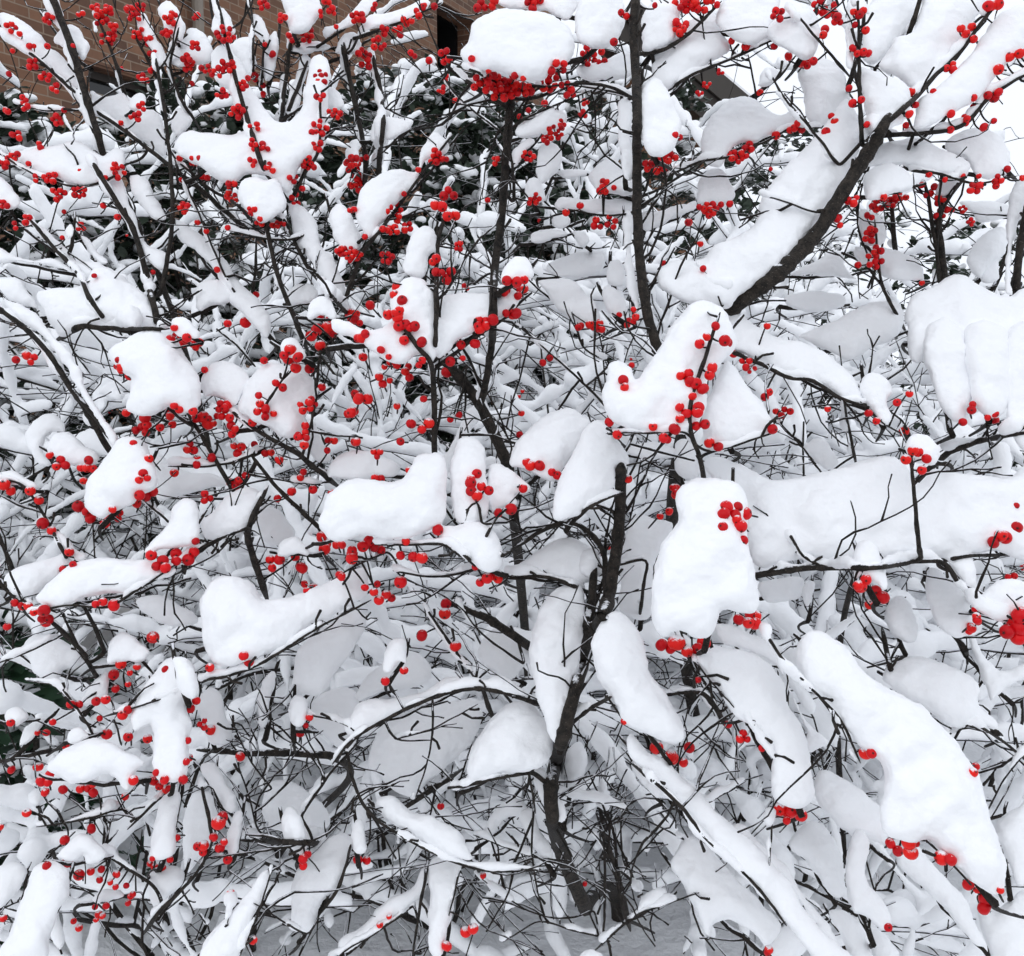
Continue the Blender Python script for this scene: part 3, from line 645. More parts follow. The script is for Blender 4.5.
BRANCH_DATA = """
# shrub;tile;depth;r0;r1;pts (zoom px, tip -> base)
UL;A;110;15,13;150,0 200,130 235,250 260,330 290,430
UL;A;106;9,13;270,470 330,570 380,660 430,850 445,930
UL;A;111;5,10;15,100 110,170 200,250 250,300 340,360 470,460 560,530 640,600 710,660
UL;A;104;6,9;440,180 465,330 480,480 485,620 460,790 445,830
UL;A;103;6,11;610,0 640,130 665,230 700,350 740,470 765,505
UL;A;103;4,8;900,280 895,420 860,480 820,560
UL;A;101;8,10;750,640 780,770 830,900 855,960
UL;A;103;6,10;800,620 860,740 920,820 975,880
UL;A;117;7,9;818,120 800,250 790,345
UL;A;117;6,9;858,190 820,290 798,340
UL;A;117;7,9;970,150 990,260 1012,340
UL;A;118;4,6;702,0 712,100 712,200
UL;A;118;4,5;742,120 735,250
UL;A;100;7,12;440,925 300,922 230,918 180,945
UL;A;105;6,10;95,630 160,705 220,770 260,850 310,915
UL;A;107;4,7;495,450 590,530 660,570 700,610
UL;A;108;3,5;0,430 60,470 120,500 230,525 330,490 350,465
UL;A;101;3,5;650,650 750,672 820,672 870,655
UL;A;112;4,6;720,680 718,760 705,850
UL;A;110;2.5,4;60,295 120,310 180,312 250,310
UL;A;119;5,7;380,100 420,180 450,240
UL;A;119;5,8;280,60 320,160 350,260
UL;A;118;4,7;500,90 480,180 500,260 540,330
UL;A;115;3,5;190,420 210,440 222,470
UL;A;106;3,5;500,470 560,600 600,700 640,790 680,850
UL;B;98;4,9;300,400 230,490 180,560 110,650 60,720 20,830
UL;B;118;8,10;10,150 40,280 70,430 70,515
UL;B;118;8,10;95,170 120,300 110,475
UL;B;112;3,5;270,15 200,50 120,80 60,100
MD;B;89;16,15;480,275 470,400 455,600 435,760 428,960
MD;E;89;12,14;432,30 425,110 405,230 395,260
MD;E;92;17,23;300,150 370,230 420,320 475,440
MD;B;82;7,9;290,620 275,690 270,820 268,1000
MD;E;82;10,12;175,40 215,100 255,150 265,250 265,400
MD;E;81;5,9;470,20 390,70 300,140 262,165
MD;B;87;5,8;370,235 420,270 465,300
MD;B;88;4,6;300,170 380,200 440,230 600,245
MD;B;105;3,5;690,260 570,310 500,345 470,380
MD;B;92;5,7;485,460 490,555
MD;B;105;3,4;270,180 330,270 450,370
MD;E;95;3,5;520,60 600,130 700,220 740,265
MD;E;95;3,4;655,20 690,110 750,140
MD;E;93;3,4;380,180 440,280 480,380
MD;E;91;3,4;330,290 350,200 355,160
TR;B;83;17,19;830,0 825,100 835,300 835,500 840,700 860,860 895,990
TR;C;92;5,9;140,25 80,85 0,140 -60,150
TR;B;86;4,7;610,240 690,235 760,245 830,280
TR;B;88;3,5;660,240 740,252 830,275
TR;B;90;3,6;1012,460 900,530 845,552
TR;B;92;3,5;650,590 740,605 835,600
TR;C;84;25,31;605,375 560,450 500,545 440,640 380,710 320,770 250,820 185,870
TR;C;88;6,10;1040,195 920,270 850,345 780,370 700,377 600,380
TR;C;89;6,12;930,15 880,80 830,150 760,215 690,290 570,390
TR;C;83;5,9;545,30 548,100 550,250 556,400
TR;C;85;4,6;310,230 350,290 420,370 485,458
TR;C;88;4,6;375,42 440,120 505,195
TR;C;88;4,6;965,500 870,515 780,490 690,475
TR;C;97;7,9;740,540 760,660 775,790
TR;C;97;10,14;840,500 775,600 780,700 790,790
TR;C;94;12,15;1030,540 1000,700 990,835
TR;C;84;3,5;300,555 350,570 440,597 500,540
TR;C;85;2.5,3.5;112,760 140,790 215,830
TR;C;85;2.5,3.5;120,780 140,810 162,858
TR;C;97;4,7;595,640 605,760 625,830 665,905
TR;C;93;8,10;722,-10 690,95
TR;C;99;3,6;430,360 360,360 280,400 190,440 100,455 0,500
TR;C;93;4,7;290,120 190,165 80,210 10,255
TR;C;102;8,10;640,590 650,700
TR;C;103;3,5;240,170 255,240 262,300
RT;F;76;7,13;960,870 890,835 830,770 790,715 720,705 620,722 520,725 400,725 255,747
RT;F;79;7,9;950,688 860,690 780,705
RT;F;74;6,9;695,430 710,600 722,695
RT;F;76;5,7;370,660 390,690 435,717
RT;F;71;7,10;145,45 110,150 75,260 75,340 100,410 112,475
RT;F;72;3,5;-140,345 0,345 60,345 90,380
RT;F;73;4,6;295,350 200,380 115,405
RT;F;83;6,9;560,265 500,250 420,200 350,190 280,155 195,120
RT;F;88;4,6;505,260 520,330 535,410
RT;F;88;3,4;560,265 620,320 700,360
RT;F;92;3,4;330,320 400,400 440,455
RT;F;96;9,12;990,348 890,368 800,400
RT;I;66;5,7;540,385 500,300 450,240 390,180 340,130 280,40
RT;I;65;4,5;735,630 780,670 840,730 890,785
RT;I;73;2.5,4;190,250 130,180 80,120
RT;I;70;5,6;310,390 270,330 240,290 200,300
RT;I;86;9,11;618,60 645,185
RT;I;86;4,6;830,322 870,305 950,350 1012,400
RT;I;86;2.5,3.5;1000,400 950,470 920,530
RT;I;82;3,4;205,480 160,505 110,532
RT;I;70;3,4;295,720 300,640 305,560
RT;I;82;8,11;20,220 110,220 165,290
RT;I;69;5,8;320,835 260,760 200,700 120,630 60,550 0,490 -60,440
CT;E;81;21,24;790,450 785,600 770,720 750,830 725,890
CT;H;82:122;24,28;700,0 685,120 660,210 630,330 595,465 600,580 640,710 692,822
CT;E;77;5,9;770,520 700,555 655,588
CT;E;83;7,11;460,690 520,650 590,610 660,600 715,640 745,700 742,770
CT;E;83;6,9;500,745 600,755 692,792
CT;E;82;16,18;712,757 705,850 690,930
CT;E;86;5,7;790,715 860,705 855,760 845,840
CT;E;77;4,7;130,660 200,660 300,660 350,690 385,725
CT;E;80;3,5;0,745 60,710 125,682
CT;E;80;4,6;180,740 280,750 375,728
CT;E;77;4,6;360,560 385,540 398,595
CT;E;78;4,6;460,560 430,600 410,640
CT;E;92;13,18;330,830 420,870 530,945
CT;H;81;5,10;0,390 40,345 140,285 260,230 360,205 440,210 560,247
CT;H;83;3,5;220,490 240,430 260,330 260,240
CT;H;83;3,5;230,350 160,345 130,305
CT;H;83;2.5,3.5;365,262 260,315 160,345
CT;H;81;6,9;350,480 420,460 530,440
CT;H;82;4,6;545,525 530,440
CT;H;81;4,7;530,715 400,715 250,660 100,570 50,500 20,390
CT;H;95;9,13;195,530 300,460
CT;H;84;3,5;310,830 340,700
CT;H;85;4,7;205,945 245,700
CT;H;86;3,5;560,790 540,680 545,520
CT;H;100;4,6;740,900 745,760 740,560
CT;H;86;3,5;0,950 100,890 200,820
CT;H;88;3,6;345,-20 400,50 510,130
CT;H;88;5,9;250,-10 340,120 395,195 425,275
CT;H;78;7,10;755,232 700,262 650,300
LF;D;91;7,11;660,290 740,350 830,400 925,475
LF;D;93;7,10;540,310 600,410 650,500
LF;D;93;7,10;710,410 780,500 890,605
LF;D;88;4,6;890,250 870,340 850,405
LF;D;89;4,6;900,120 890,220
LF;D;88;4,6;795,195 750,262
LF;D;93;4,6;500,440 590,440 680,420 740,390
LF;D;90;10,14;735,530 700,610 700,650 740,780
LF;D;85;3,6;380,790 400,780 530,690 600,650 690,615
LF;D;84;6,9;0,770 60,825 150,880 240,970
LF;D;82;4,6;100,850 200,830 300,835 380,790 430,760
LF;D;85;7,9;240,840 270,900 292,955
LF;D;80;4,6;1015,830 900,890 820,940 700,1010 560,1045
LF;D;94;4,7;0,480 60,490 120,570 200,720
LF;D;95;6,9;0,640 40,740
LF;D;90;4,5;410,540 470,592
LF;D;95;9,12;-30,-20 30,20 120,100 180,190 240,280 305,390
LF;D;92;2.5,3;262,600 265,695
LF;D;93;3,4;880,490 800,480 690,460
LF;D;88;3,4;660,630 600,690 500,740
LF;G;86;7,10;100,-20 210,80 272,172
LF;G;88;3,5;0,130 70,105 165,58
LF;G;80;3,5;480,225 400,250 320,275
LF;G;84;3,5;100,185 180,210 262,332
LF;G;84;5,10;580,680 530,750 450,830 420,870
LF;G;82;6,7;570,490 592,592
LF;G;99;7,10;0,410 60,395 140,378
LF;G;106;10,15;590,378 700,385 800,385 925,392
LF;G;104;10,13;690,628 800,635 915,638
LF;G;86;3,6;880,280 960,300 1005,350 930,440 850,558
LF;G;86;5,7;985,650 950,770 880,855
LF;G;84;5,7;310,680 410,742
LF;G;86;3,5;130,590 240,570 330,545
LF;G;85;4,6;380,580 460,500
LF;G;77;3,5;757,735 720,850 665,970
LF;G;90;2.5,4;655,300 700,400 760,480
LF;G;90;2.5,4;670,420 700,510 725,600
LF;G;80;2.5,4;720,810 800,860 850,890
LF;G;80;2.5,4;640,860 650,800
LF;G;88;3,5;440,860 400,800 420,740
CT;H;128;11,15;735,590 770,700 808,850
CT;H;90;3,5;400,625 480,655 560,680 650,690
CT;H;92;2.5,4;400,740 480,800 560,840 640,850 700,830
CT;H;92;2.5,4;480,905 560,860 640,880 720,900
CT;H;90;2.5,3.5;620,500 700,520 800,545 990,640
CT;H;92;2.5,3.5;660,560 720,620 770,700 790,780
CT;H;95;2.5,4;850,780 800,700 790,600 800,520
CT;H;88;3,5;1000,780 900,815 820,850 740,920
"""
BERRY_DATA = """
A 10 UL 30,75,4 55,95,1 90,128,2 35,143,1 133,130,1 140,55,4 90,180,4 130,215,4 155,250,3 25,208,1 70,290,6 20,315,2 45,380,3 110,410,2 180,310,1 155,340,5 205,130,1 285,55,5 300,30,5 320,85,5 300,110,6 265,20,3 225,40,2 375,40,7 395,20,4 360,20,2 390,95,5 415,115,3 430,150,3 405,215,4 430,195,2 480,50,6 465,90,4 545,130,4 525,165,3 530,185,5 580,195,4 610,200,5 550,45,2 630,95,8 655,110,2 640,185,6 625,260,5 685,245,5 670,315,7 715,355,3 720,410,7 745,420,2 710,455,3 760,470,4 710,215,4 740,265,2 745,125,1 795,50,3 865,100,6 820,105,3 740,10,4 905,215,6 900,270,3 895,360,8 895,410,4 870,460,6 825,500,3 830,560,4 850,530,1 790,630,3 705,595,4 725,625,3 775,630,2 550,450,4 505,445,1 575,500,2 510,505,1 650,520,3 655,550,5 640,545,2 515,585,5 555,625,1 580,650,1 640,640,1 610,758,1 330,480,7 295,505,2 225,480,1 140,500,5 165,545,6 220,540,6 100,500,2 80,460,1 40,440,3 10,455,5 180,595,1 290,578,1 330,610,1 75,615,3 40,635,2 5,575,4 225,635,3 175,668,1 265,775,1 380,325,4 400,300,3 340,345,1 430,765,1 540,235,1 985,465,5 1000,500,3 990,715,7 960,705,3 940,320,5 990,590,1 985,520,1 720,828,1 640,910,1 930,30,3 915,5,2 900,40,2 945,75,1 1000,50,3 770,150,2 740,240,1
B 11 UL 60,45,4 100,20,2 230,20,2 265,18,1 190,60,3 215,40,2 160,90,3 110,120,5 75,170,6 60,150,3 130,85,3 205,155,2 40,460,6 65,445,2 45,520,5 40,715,5 5,705,3 180,545,1 150,590,6 165,615,2 125,645,2 195,640,4 150,650,4 70,665,1 130,720,5 35,590,2 270,440,6 295,445,2 220,477,1 250,170,1
B 13 MD 300,160,4 370,165,1 400,230,7 440,225,6 470,250,7 510,245,8 450,265,4 420,210,4 490,215,2 590,235,7 615,195,5 635,250,4 655,265,1 575,290,1 400,20,3 430,10,2 545,10,5
B 9 MD 505,328,1 530,310,1 605,370,8 580,390,5 625,350,4 690,290,3 685,320,3 545,560,6 530,440,6 435,450,3 560,620,1 415,562,1 285,255,3 300,220,2 320,280,2 335,690,4 355,805,2 720,915,5
B 17 MD 300,545,2 275,580,2 320,550,1 315,607,2 265,733,2 270,765,1 295,770,3 160,817,2 175,845,1 150,885,2 165,880,1 185,915,2 210,920,1 60,947,2 485,805,4 520,800,2 505,822,2 460,820,1 480,880,2 400,910,3 430,900,1 30,890,2 85,858,1
B 12 TR 770,118,1 700,155,9 735,170,2 735,145,1 790,35,1 805,45,1 885,15,1 960,15,6 985,5,4 955,80,4 900,465,7 930,445,4 870,465,3 950,380,2 750,530,5 740,515,2 675,578,1 635,597,1 725,630,3 760,625,4 980,625,1 910,740,1 785,885,1 805,910,2 830,900,2 825,870,1
C 13 TR 65,15,5 45,70,3 45,95,1 110,15,4 140,10,2 320,45,4 310,130,1 350,158,1 400,175,3 385,178,1 420,172,1 190,115,1 230,130,1 440,20,4 470,30,5 485,60,3 455,90,2 540,40,2 560,30,1 537,70,1 567,85,1 530,135,1 550,150,2 575,150,1 520,248,1 530,290,1 555,280,1 570,350,1 800,190,3 695,258,1 757,257,1 690,320,1 680,352,1 708,295,1 870,275,1 870,300,1 850,330,2 848,345,1 807,320,1 805,365,1 900,358,1 927,340,1 375,360,3 355,365,1 315,380,1 475,335,2 455,370,1 185,573,1 68,626,1 485,615,2 495,633,1 525,560,3 270,260,1 110,755,1
C 16 TR 840,85,2 865,75,1 870,110,1 915,20,2 940,12,1 970,160,1 1000,150,1 940,195,1 920,265,2 940,260,1
C 11 TR 210,440,6 235,415,3 190,440,2 130,590,6 110,580,3 160,575,1 102,685,1 625,570,7 600,580,4 655,555,4 580,580,2 680,555,1 575,610,2 580,660,6 600,700,3 595,735,5 575,720,1 545,745,1 745,490,1 790,505,1 840,495,1 885,495,1 870,525,4 890,520,1 935,510,4 965,475,1 725,520,1 760,525,1 740,545,2 775,570,4 775,600,3 10,440,4 0,470,2 725,795,1 1005,500,2 800,590,2
C 7 TR 840,590,5 860,625,4 300,475,1 120,240,4 160,200,3 100,265,3
D 17 LF 690,35,1 905,35,3 930,60,2 900,100,1 935,40,2 830,150,4 810,120,2 840,130,1 795,218,1 710,315,1 355,288,1 410,310,2 550,290,2 575,310,2 870,165,1 885,70,2 490,457,1 430,510,1 385,530,2 410,525,1 230,560,2 255,585,1 295,600,1 440,700,3 465,725,1 495,685,1 495,705,1 535,690,2 545,680,1 10,490,1 30,508,1 85,508,1 120,600,1 145,620,1 770,697,2 765,725,1 848,725,1 910,650,2 912,672,1 945,660,1 990,685,1 430,920,1 320,830,1 125,845,2 130,875,1 1000,370,1
D 13 LF 640,38,1 490,50,1 490,80,2 530,88,3 550,95,2 520,85,1 1000,20,4 330,150,2 345,170,2 365,185,1 45,140,1 80,135,3 575,168,1 742,142,1 775,205,1 727,240,1 735,275,3 755,290,3 905,217,1 860,275,4 880,255,2 855,335,2 850,370,3 835,360,2 450,330,1 390,335,2 410,345,1 475,290,2 500,275,2 485,322,1 600,310,3 635,295,3 620,265,3 640,265,1 650,325,1 658,345,2 715,378,1 670,390,3 755,400,2 785,420,2 540,390,3 555,425,2 595,415,1 585,525,3 140,408,1 175,435,3 245,440,4 235,480,1 110,535,1 195,680,1 178,730,1 205,715,1 375,375,1 418,418,1 400,475,3 320,575,4 550,650,1 830,695,1 865,782,3 280,820,2 50,825,2 75,835,2 95,850,1 20,890,1 930,370,2 920,395,1 990,290,2 1005,240,2 855,465,2 880,505,1 820,510,1 780,530,1 665,480,3 690,465,1 955,745,1
E 16 MD 165,10,2 165,45,1 185,40,1 210,45,1 180,85,1 230,90,1 400,38,2 430,25,1 485,10,1 340,98,1 380,95,1 310,145,1 300,175,1 62,78,1 65,132,1 60,245,2 78,250,1 32,288,1 47,370,1 200,320,1 230,335,1 250,318,1
E 12 MD 345,135,1 115,112,1 135,140,2 125,160,1 160,155,1 190,165,2 225,148,2 195,190,1 110,188,1 120,208,1 140,198,1 110,400,3 235,250,1 160,270,1 310,308,1 335,295,1 170,370,1 510,290,1 505,350,1 720,45,4 680,45,2 590,135,1 570,148,1 820,155,1
E 17 CT 380,470,2 365,495,2 405,505,2 385,522,1 515,502,1 445,570,1 480,560,1 545,435,2 525,428,1 565,440,1 275,618,1 185,650,1 75,660,2 95,665,1 115,675,1 30,685,2 5,660,1 170,690,1 220,693,2 170,765,1 100,805,2 130,800,1 405,765,2 435,755,2 300,840,2 230,915,1 325,945,1
E 13 CT 605,460,2 195,450,1 105,470,2 70,780,1 105,770,1 145,810,1 380,722,1 5,750,1 810,475,1 925,568,1 900,580,1 940,510,2
E 16 RT 795,210,2 757,315,1 780,350,1 880,328,1 910,360,1
F 17 RT 145,45,1 120,75,1 100,95,1 165,80,2 178,92,1 195,120,1 130,170,2 70,180,3 80,210,2 110,222,1 80,243,1 55,280,2 95,285,2 45,305,1 30,335,1 100,325,2 140,380,2 305,335,1 675,340,1 715,400,1 680,420,1 738,418,1 725,450,1 700,395,1
F 12 RT 230,150,3 285,235,2 330,285,3 355,285,1 290,45,1 575,290,1 597,312,1 655,260,1 690,235,1 840,315,1 870,275,2 920,300,3 990,550,1 875,805,1 875,840,1 880,870,2 865,895,2 975,745,2 30,505,2 460,278,1 10,365,1 15,565,1
F 19 RT 185,575,2 230,572,1 205,590,1 165,610,1 215,608,1 222,648,1 175,555,1 205,555,1 210,872,1 245,855,1 255,880,1 560,770,2 595,790,1 615,808,1 578,828,1 545,775,1 990,612,1 935,640,2 960,640,1
F 26 RT 980,915,2 1000,890,1 1005,860,1 985,870,1
G 15 LF 125,10,2 430,60,1 320,165,1 340,135,1 325,205,1 270,240,1 297,235,1 355,275,2 210,245,2 30,300,1 300,332,1 360,340,1 415,345,1 590,145,1 685,112,1 700,128,1 535,260,1 552,238,1 592,320,1 450,465,3 480,485,2 515,460,1 440,440,1 32,432,1 107,424,1 130,465,2 140,445,1 127,495,1 235,485,2 262,497,1 262,472,1 375,462,1 352,507,1 75,553,1 257,598,1 132,703,1 190,698,2 222,728,1 255,718,1 600,622,1 580,655,2 618,652,1 555,648,1 640,685,1 675,395,1 648,780,1 712,912,1 850,690,2 865,670,1 177,488,1 182,630,1
G 11 LF 20,30,1 365,160,1 385,143,1 360,192,1 280,288,1 105,328,1 130,328,1 148,298,1 185,365,1 465,150,1 575,300,3 528,350,1 528,402,2 0,593,1 285,712,1 325,722,2 280,742,1 310,748,1 325,762,1 355,758,1 365,785,2 360,807,1 267,818,1 298,815,1 270,845,2 288,843,1 207,858,1 222,877,1 10,850,1 630,635,1 497,623,1 478,685,1 457,710,1 425,695,3 648,810,1 842,330,2 860,308,1 870,285,1 1003,683,1
G 20 LF 618,580,2
H 16 CT 230,55,1 327,85,1 180,153,1 127,183,1 75,687,1 50,685,1 360,876,2 300,928,1
H 10 CT 283,535,1 402,730,1 138,845,1 112,868,1 688,753,1 967,412,1 1005,180,1 795,295,2
H 20 CT 890,370,1 930,392,1 935,400,1 982,370,1
I 20 RT 10,85,2 45,80,2 65,100,1 95,95,1 110,65,2 210,10,1 250,15,2 335,555,2 360,548,1 385,560,1 580,387,2 650,645,2 685,650,2 780,680,1 805,685,1 855,755,1 905,795,1 900,820,1 20,395,1
I 13 RT 95,180,1 220,340,3 180,305,1 275,372,1 55,412,1 345,575,1 710,640,1 880,770,1 945,770,1 875,430,2 630,875,1 295,945,2 865,35,1 880,12,1
"""

# ------------------------------------------------------------------ ground
def ground_h(x, y):
    p = Vector((x, y, 0))
    return 0.045 * noise.noise(p * 1.7) + 0.02 * noise.noise(p * 5.0) + 0.006 * noise.noise(p * 16)

gx = np.sinh(np.linspace(-5.2, 5.2, 190)) * 1.1
gy = 2.0 + np.sinh(np.linspace(-5.2, 5.2, 190)) * 1.1
gmb = MB()
for yy in gy:
    for xx in gx:
        gmb.v.append(Vector((xx, yy, ground_h(xx, yy) if abs(xx) + abs(yy) < 40 else 0.0)))
W = len(gx)
for j in range(len(gy) - 1):
    for i in range(W - 1):
        gmb.f.append((j * W + i, j * W + i + 1, (j + 1) * W + i + 1, (j + 1) * W + i))
g = link("snow_ground", gmb.mesh("snow_ground"), M_SNOW_G)
tag(g, kind='structure')
# added dark asphalt behind the camera, unseen; cuts light bounced onto snow fronts
pth = MB()
pth.box((0, -4.4, 0.06), (60, 6.8, 0.08))
po = link("bounce_blocker", pth.mesh("bounce_blocker"), plain("bounce_blocker_asphalt", (0.05, 0.05, 0.052), 0.5, 30.0), flat=True)
tag(po, kind='structure')

# ------------------------------------------------------------------ brick house on the left, gable house on the right
WALL_DIR = Vector((math.sin(math.radians(25.5)), math.cos(math.radians(25.5)), 0))
WALL_N = Vector((WALL_DIR.y, -WALL_DIR.x, 0))          # faces the viewer
W0 = at(20, 75, 7.0); W0.z = 0

def wall_hit(x, y):
    """along-wall coordinate and height where the sight line through a pixel meets the wall plane"""
    d = (at(x, y, 1.0) - EYE)
    t = (W0 - EYE).dot(WALL_N) / d.dot(WALL_N)
    p = EYE + d * t
    return (p - W0).dot(WALL_DIR), p.z

def build_house():
    root = empty("brick_house", W0, "brown brick house with a dark window and doorway behind the snowy shrubs at left", "house")
    ang = math.atan2(WALL_DIR.y, WALL_DIR.x)
    root.rotation_euler = (0, 0, ang)
    # local frame: x along the wall, -y towards the viewer, z up
    def lp(name, mb, mat, parent=root):
        o = link(name, mb.mesh(name), mat, flat=True)
        o.parent = parent
        return o
    xa, _ = wall_hit(437, 30)                 # near jamb of the doorway
    xb, _ = wall_hit(476, 30)
    xb = max(xb, xa + 1.1)
    _, zl = wall_hit(452, 8)
    w0, zt = wall_hit(88, 64)
    w1, _ = wall_hit(158, 80)
    _, zb = wall_hit(110, 99)
    top = zl + 2.4
    mb = MB()
    th = 0.3
    def slab(x0, x1, z0, z1):
        mb.box(((x0 + x1) / 2, th / 2, (z0 + z1) / 2), (x1 - x0, th, z1 - z0))
    x_end = xb + 3.0
    slab(-3.0, w0, 0, top)
    slab(w0, w1, 0, zb)
    slab(w0, w1, zt, top)
    slab(w1, xa, 0, top)
    slab(xa, xb, zl, top)
    slab(xb, x_end, 0, top)
    lp("wall", mb, M_BRICK)
    d = MB(); d.box(((xa + xb) / 2, th + 0.9, zl / 2), (xb - xa + 0.4, 0.06, zl)); lp("door", d, M_DARK)
    d = MB()
    d.box((xa - 0.1, th + 0.45, zl / 2), (0.2, 0.84, zl)); d.box((xb + 0.1, th + 0.45, zl / 2), (0.2, 0.84, zl))
    d.box(((xa + xb) / 2, th + 0.45, zl + 0.1), (xb - xa + 0.38, 0.84, 0.2))
    lp("door_recess", d, M_DARK)
    wf = MB()
    cxw, cz, ww, wh = (w0 + w1) / 2, (zt + zb) / 2, w1 - w0, zt - zb
    for s in (-1, 1):
        wf.box((cxw + s * (ww / 2 - 0.03), 0.16, cz), (0.06, 0.06, wh))
        wf.box((cxw, 0.16, cz + s * (wh / 2 - 0.03)), (ww - 0.12, 0.06, 0.06))
    wo = lp("window", wf, M_WOOD)
    pn = MB(); pn.box((cxw, 0.19, cz), (ww - 0.11, 0.02, wh - 0.11)); lp("pane", pn, M_PANE, wo)
    ps = MB()
    xs, _ = wall_hit(194, 80)
    ps.tube([Vector((xs, -0.08, z)) for z in np.linspace(0.1, top - 0.1, 12)], [0.05] * 12, 10)
    for z in (1.0, 2.4, 3.6):
        ps.box((xs, -0.03, z), (0.16, 0.05, 0.05))
    lp("downspout", ps, M_PIPE)
    li = MB(); li.box((cxw, -0.006, zt + 0.09), (ww + 0.3, 0.012, 0.14)); lp("lintel", li, M_BRICK)
    si = MB(); si.box((cxw, -0.02, zb - 0.035), (ww + 0.1, 0.1, 0.066)); lp("sill", si, M_PIPE)
    rf = MB(); rf.box(((x_end - 3) / 2, 0.1, top + 0.1), (x_end + 3.6, 1.2, 0.2)); lp("roof", rf, M_WOOD)
build_house()

def build_gable():
    D = 10.0
    a, b = at(724, 52, D), at(800, 116, D)
    far = at(640, -19, D)
    base = Vector((b.x, b.y, 0))
    root = empty("gable_house", base, "distant house whose dark brown sloping eave shows through the branches at right", "house")
    dirn = (b - a).normalized()
    nrm = Vector((-dirn.z, 0, dirn.x))
    if nrm.z < 0: nrm = -nrm
    def prism(p0, p1, h, dep, y0):
        mb = MB()
        q = [p0, p1, p1 + nrm * -h, p0 + nrm * -h]
        for off in (y0, y0 + dep):
            for p in q:
                mb.v.append(p + Vector((0, off, 0)))
        mb.f += [(0, 1, 2, 3), (7, 6, 5, 4), (0, 4, 5, 1), (1, 5, 6, 2), (2, 6, 7, 3), (3, 7, 4, 0)]
        return mb
    part("roof", prism(far, b, 0.10, 5.0, 0.6), M_WOOD, root, flat=True)
    part("fascia", prism(far - nrm * 0.0, b, 0.22, 0.05, 0.53), plain("gutter_paint", (0.030, 0.023, 0.017), 0.5, 5.0), root, flat=True)
    part("soffit", prism(far - nrm * 0.225, b - nrm * 0.225 - dirn * 0.05, 0.26, 0.6, 0.6), M_WOOD, root, flat=True)
    wl = MB()
    lo0, lo1 = far - nrm * 0.35, b - nrm * 0.35 - dirn * 0.55
    v = [lo0, lo1, Vector((lo1.x, lo1.y, 0)), Vector((lo0.x, lo0.y, 0))]
    for off in (1.3, 5.3):
        for p in v:
            wl.v.append(p + Vector((0, off, 0)))
    wl.f += [(0, 1, 2, 3), (7, 6, 5, 4), (0, 4, 5, 1), (1, 5, 6, 2), (2, 6, 7, 3), (3, 7, 4, 0)]
    part("wall", wl, M_BRICK, root, flat=True)
    sn = prism(far + nrm * 0.13, b + nrm * 0.13, 0.12, 4.6, 0.85)
    part("roof_snow", sn, M_SNOW, root, flat=True)
build_gable()

# ------------------------------------------------------------------ snow pads lying on the branches
ZQ = 2.0
ZW, ZH, ZO = 640, 600, 60                    # front-depth map, cells of 2 px, 120 px margin
ZBUF = np.full((ZH, ZW), np.inf)

def zcell(x, y):
    return int((x + ZO * ZQ) / ZQ), int((y + ZO * ZQ) / ZQ)

def zfront(x, y, r=0):
    i, j = zcell(x, y)
    if i < r or j < r or i >= ZW - r or j >= ZH - r:
        return np.inf
    return ZBUF[j - r:j + r + 1, i - r:i + r + 1].min()

def inside_mask(poly, X, Y):
    m = np.zeros(X.shape, bool)
    n = len(poly)
    for i in range(n):
        x0, y0 = poly[i]; x1, y1 = poly[(i + 1) % n]
        if y0 == y1:
            continue
        c = ((y0 > Y) != (y1 > Y)) & (X < (x1 - x0) * (Y - y0) / (y1 - y0) + x0)
        m ^= c
    return m

def relax(mask, u, it, h):
    for _ in range(it):
        p = np.pad(u, 1)
        u = (p[:-2, 1:-1] + p[2:, 1:-1] + p[1:-1, :-2] + p[1:-1, 2:] + h * h) * 0.25 * mask
    return u

def solve_bulge(poly, x0, y0, x1, y1):
    u = None
    for h, it in ((8, 90), (4, 90), (2, 60)):
        xs = np.arange(x0 + h / 2, x1, h); ys = np.arange(y0 + h / 2, y1, h)
        X, Y = np.meshgrid(xs, ys)
        m = inside_mask(poly, X, Y)
        if u is None:
            v = np.zeros(X.shape)
        else:
            v = np.kron(u, np.ones((2, 2)))[:X.shape[0], :X.shape[1]]
            v = np.pad(v, ((0, X.shape[0] - v.shape[0]), (0, X.shape[1] - v.shape[1])), mode='edge') * m
        u = relax(m, v, it, h)
    return X, Y, m, u

def bil(u, x, y, x0, y0, h=2.0):
    fx, fy = (x - x0) / h - 0.5, (y - y0) / h - 0.5
    i, j = int(math.floor(fx)), int(math.floor(fy))
    a, b = fx - i, fy - j
    H, Wd = u.shape
    g_ = lambda jj, ii: u[min(max(jj, 0), H - 1), min(max(ii, 0), Wd - 1)]
    return (g_(j, i) * (1 - a) + g_(j, i + 1) * a) * (1 - b) + (g_(j + 1, i) * (1 - a) + g_(j + 1, i + 1) * a) * b

MERGE = {}
def finish_pad(mb, org, label, D, soft=3):
    me = remeshed(mb, 0.0021 * D / 0.85, soft, "snow_pad", org, 0.5, 0.0058, 0.0013)
    o = link("snow_pad", me, M_SNOW, loc=org)
    tag(o, label, "snow", "snow pads lying on the shrub branches")

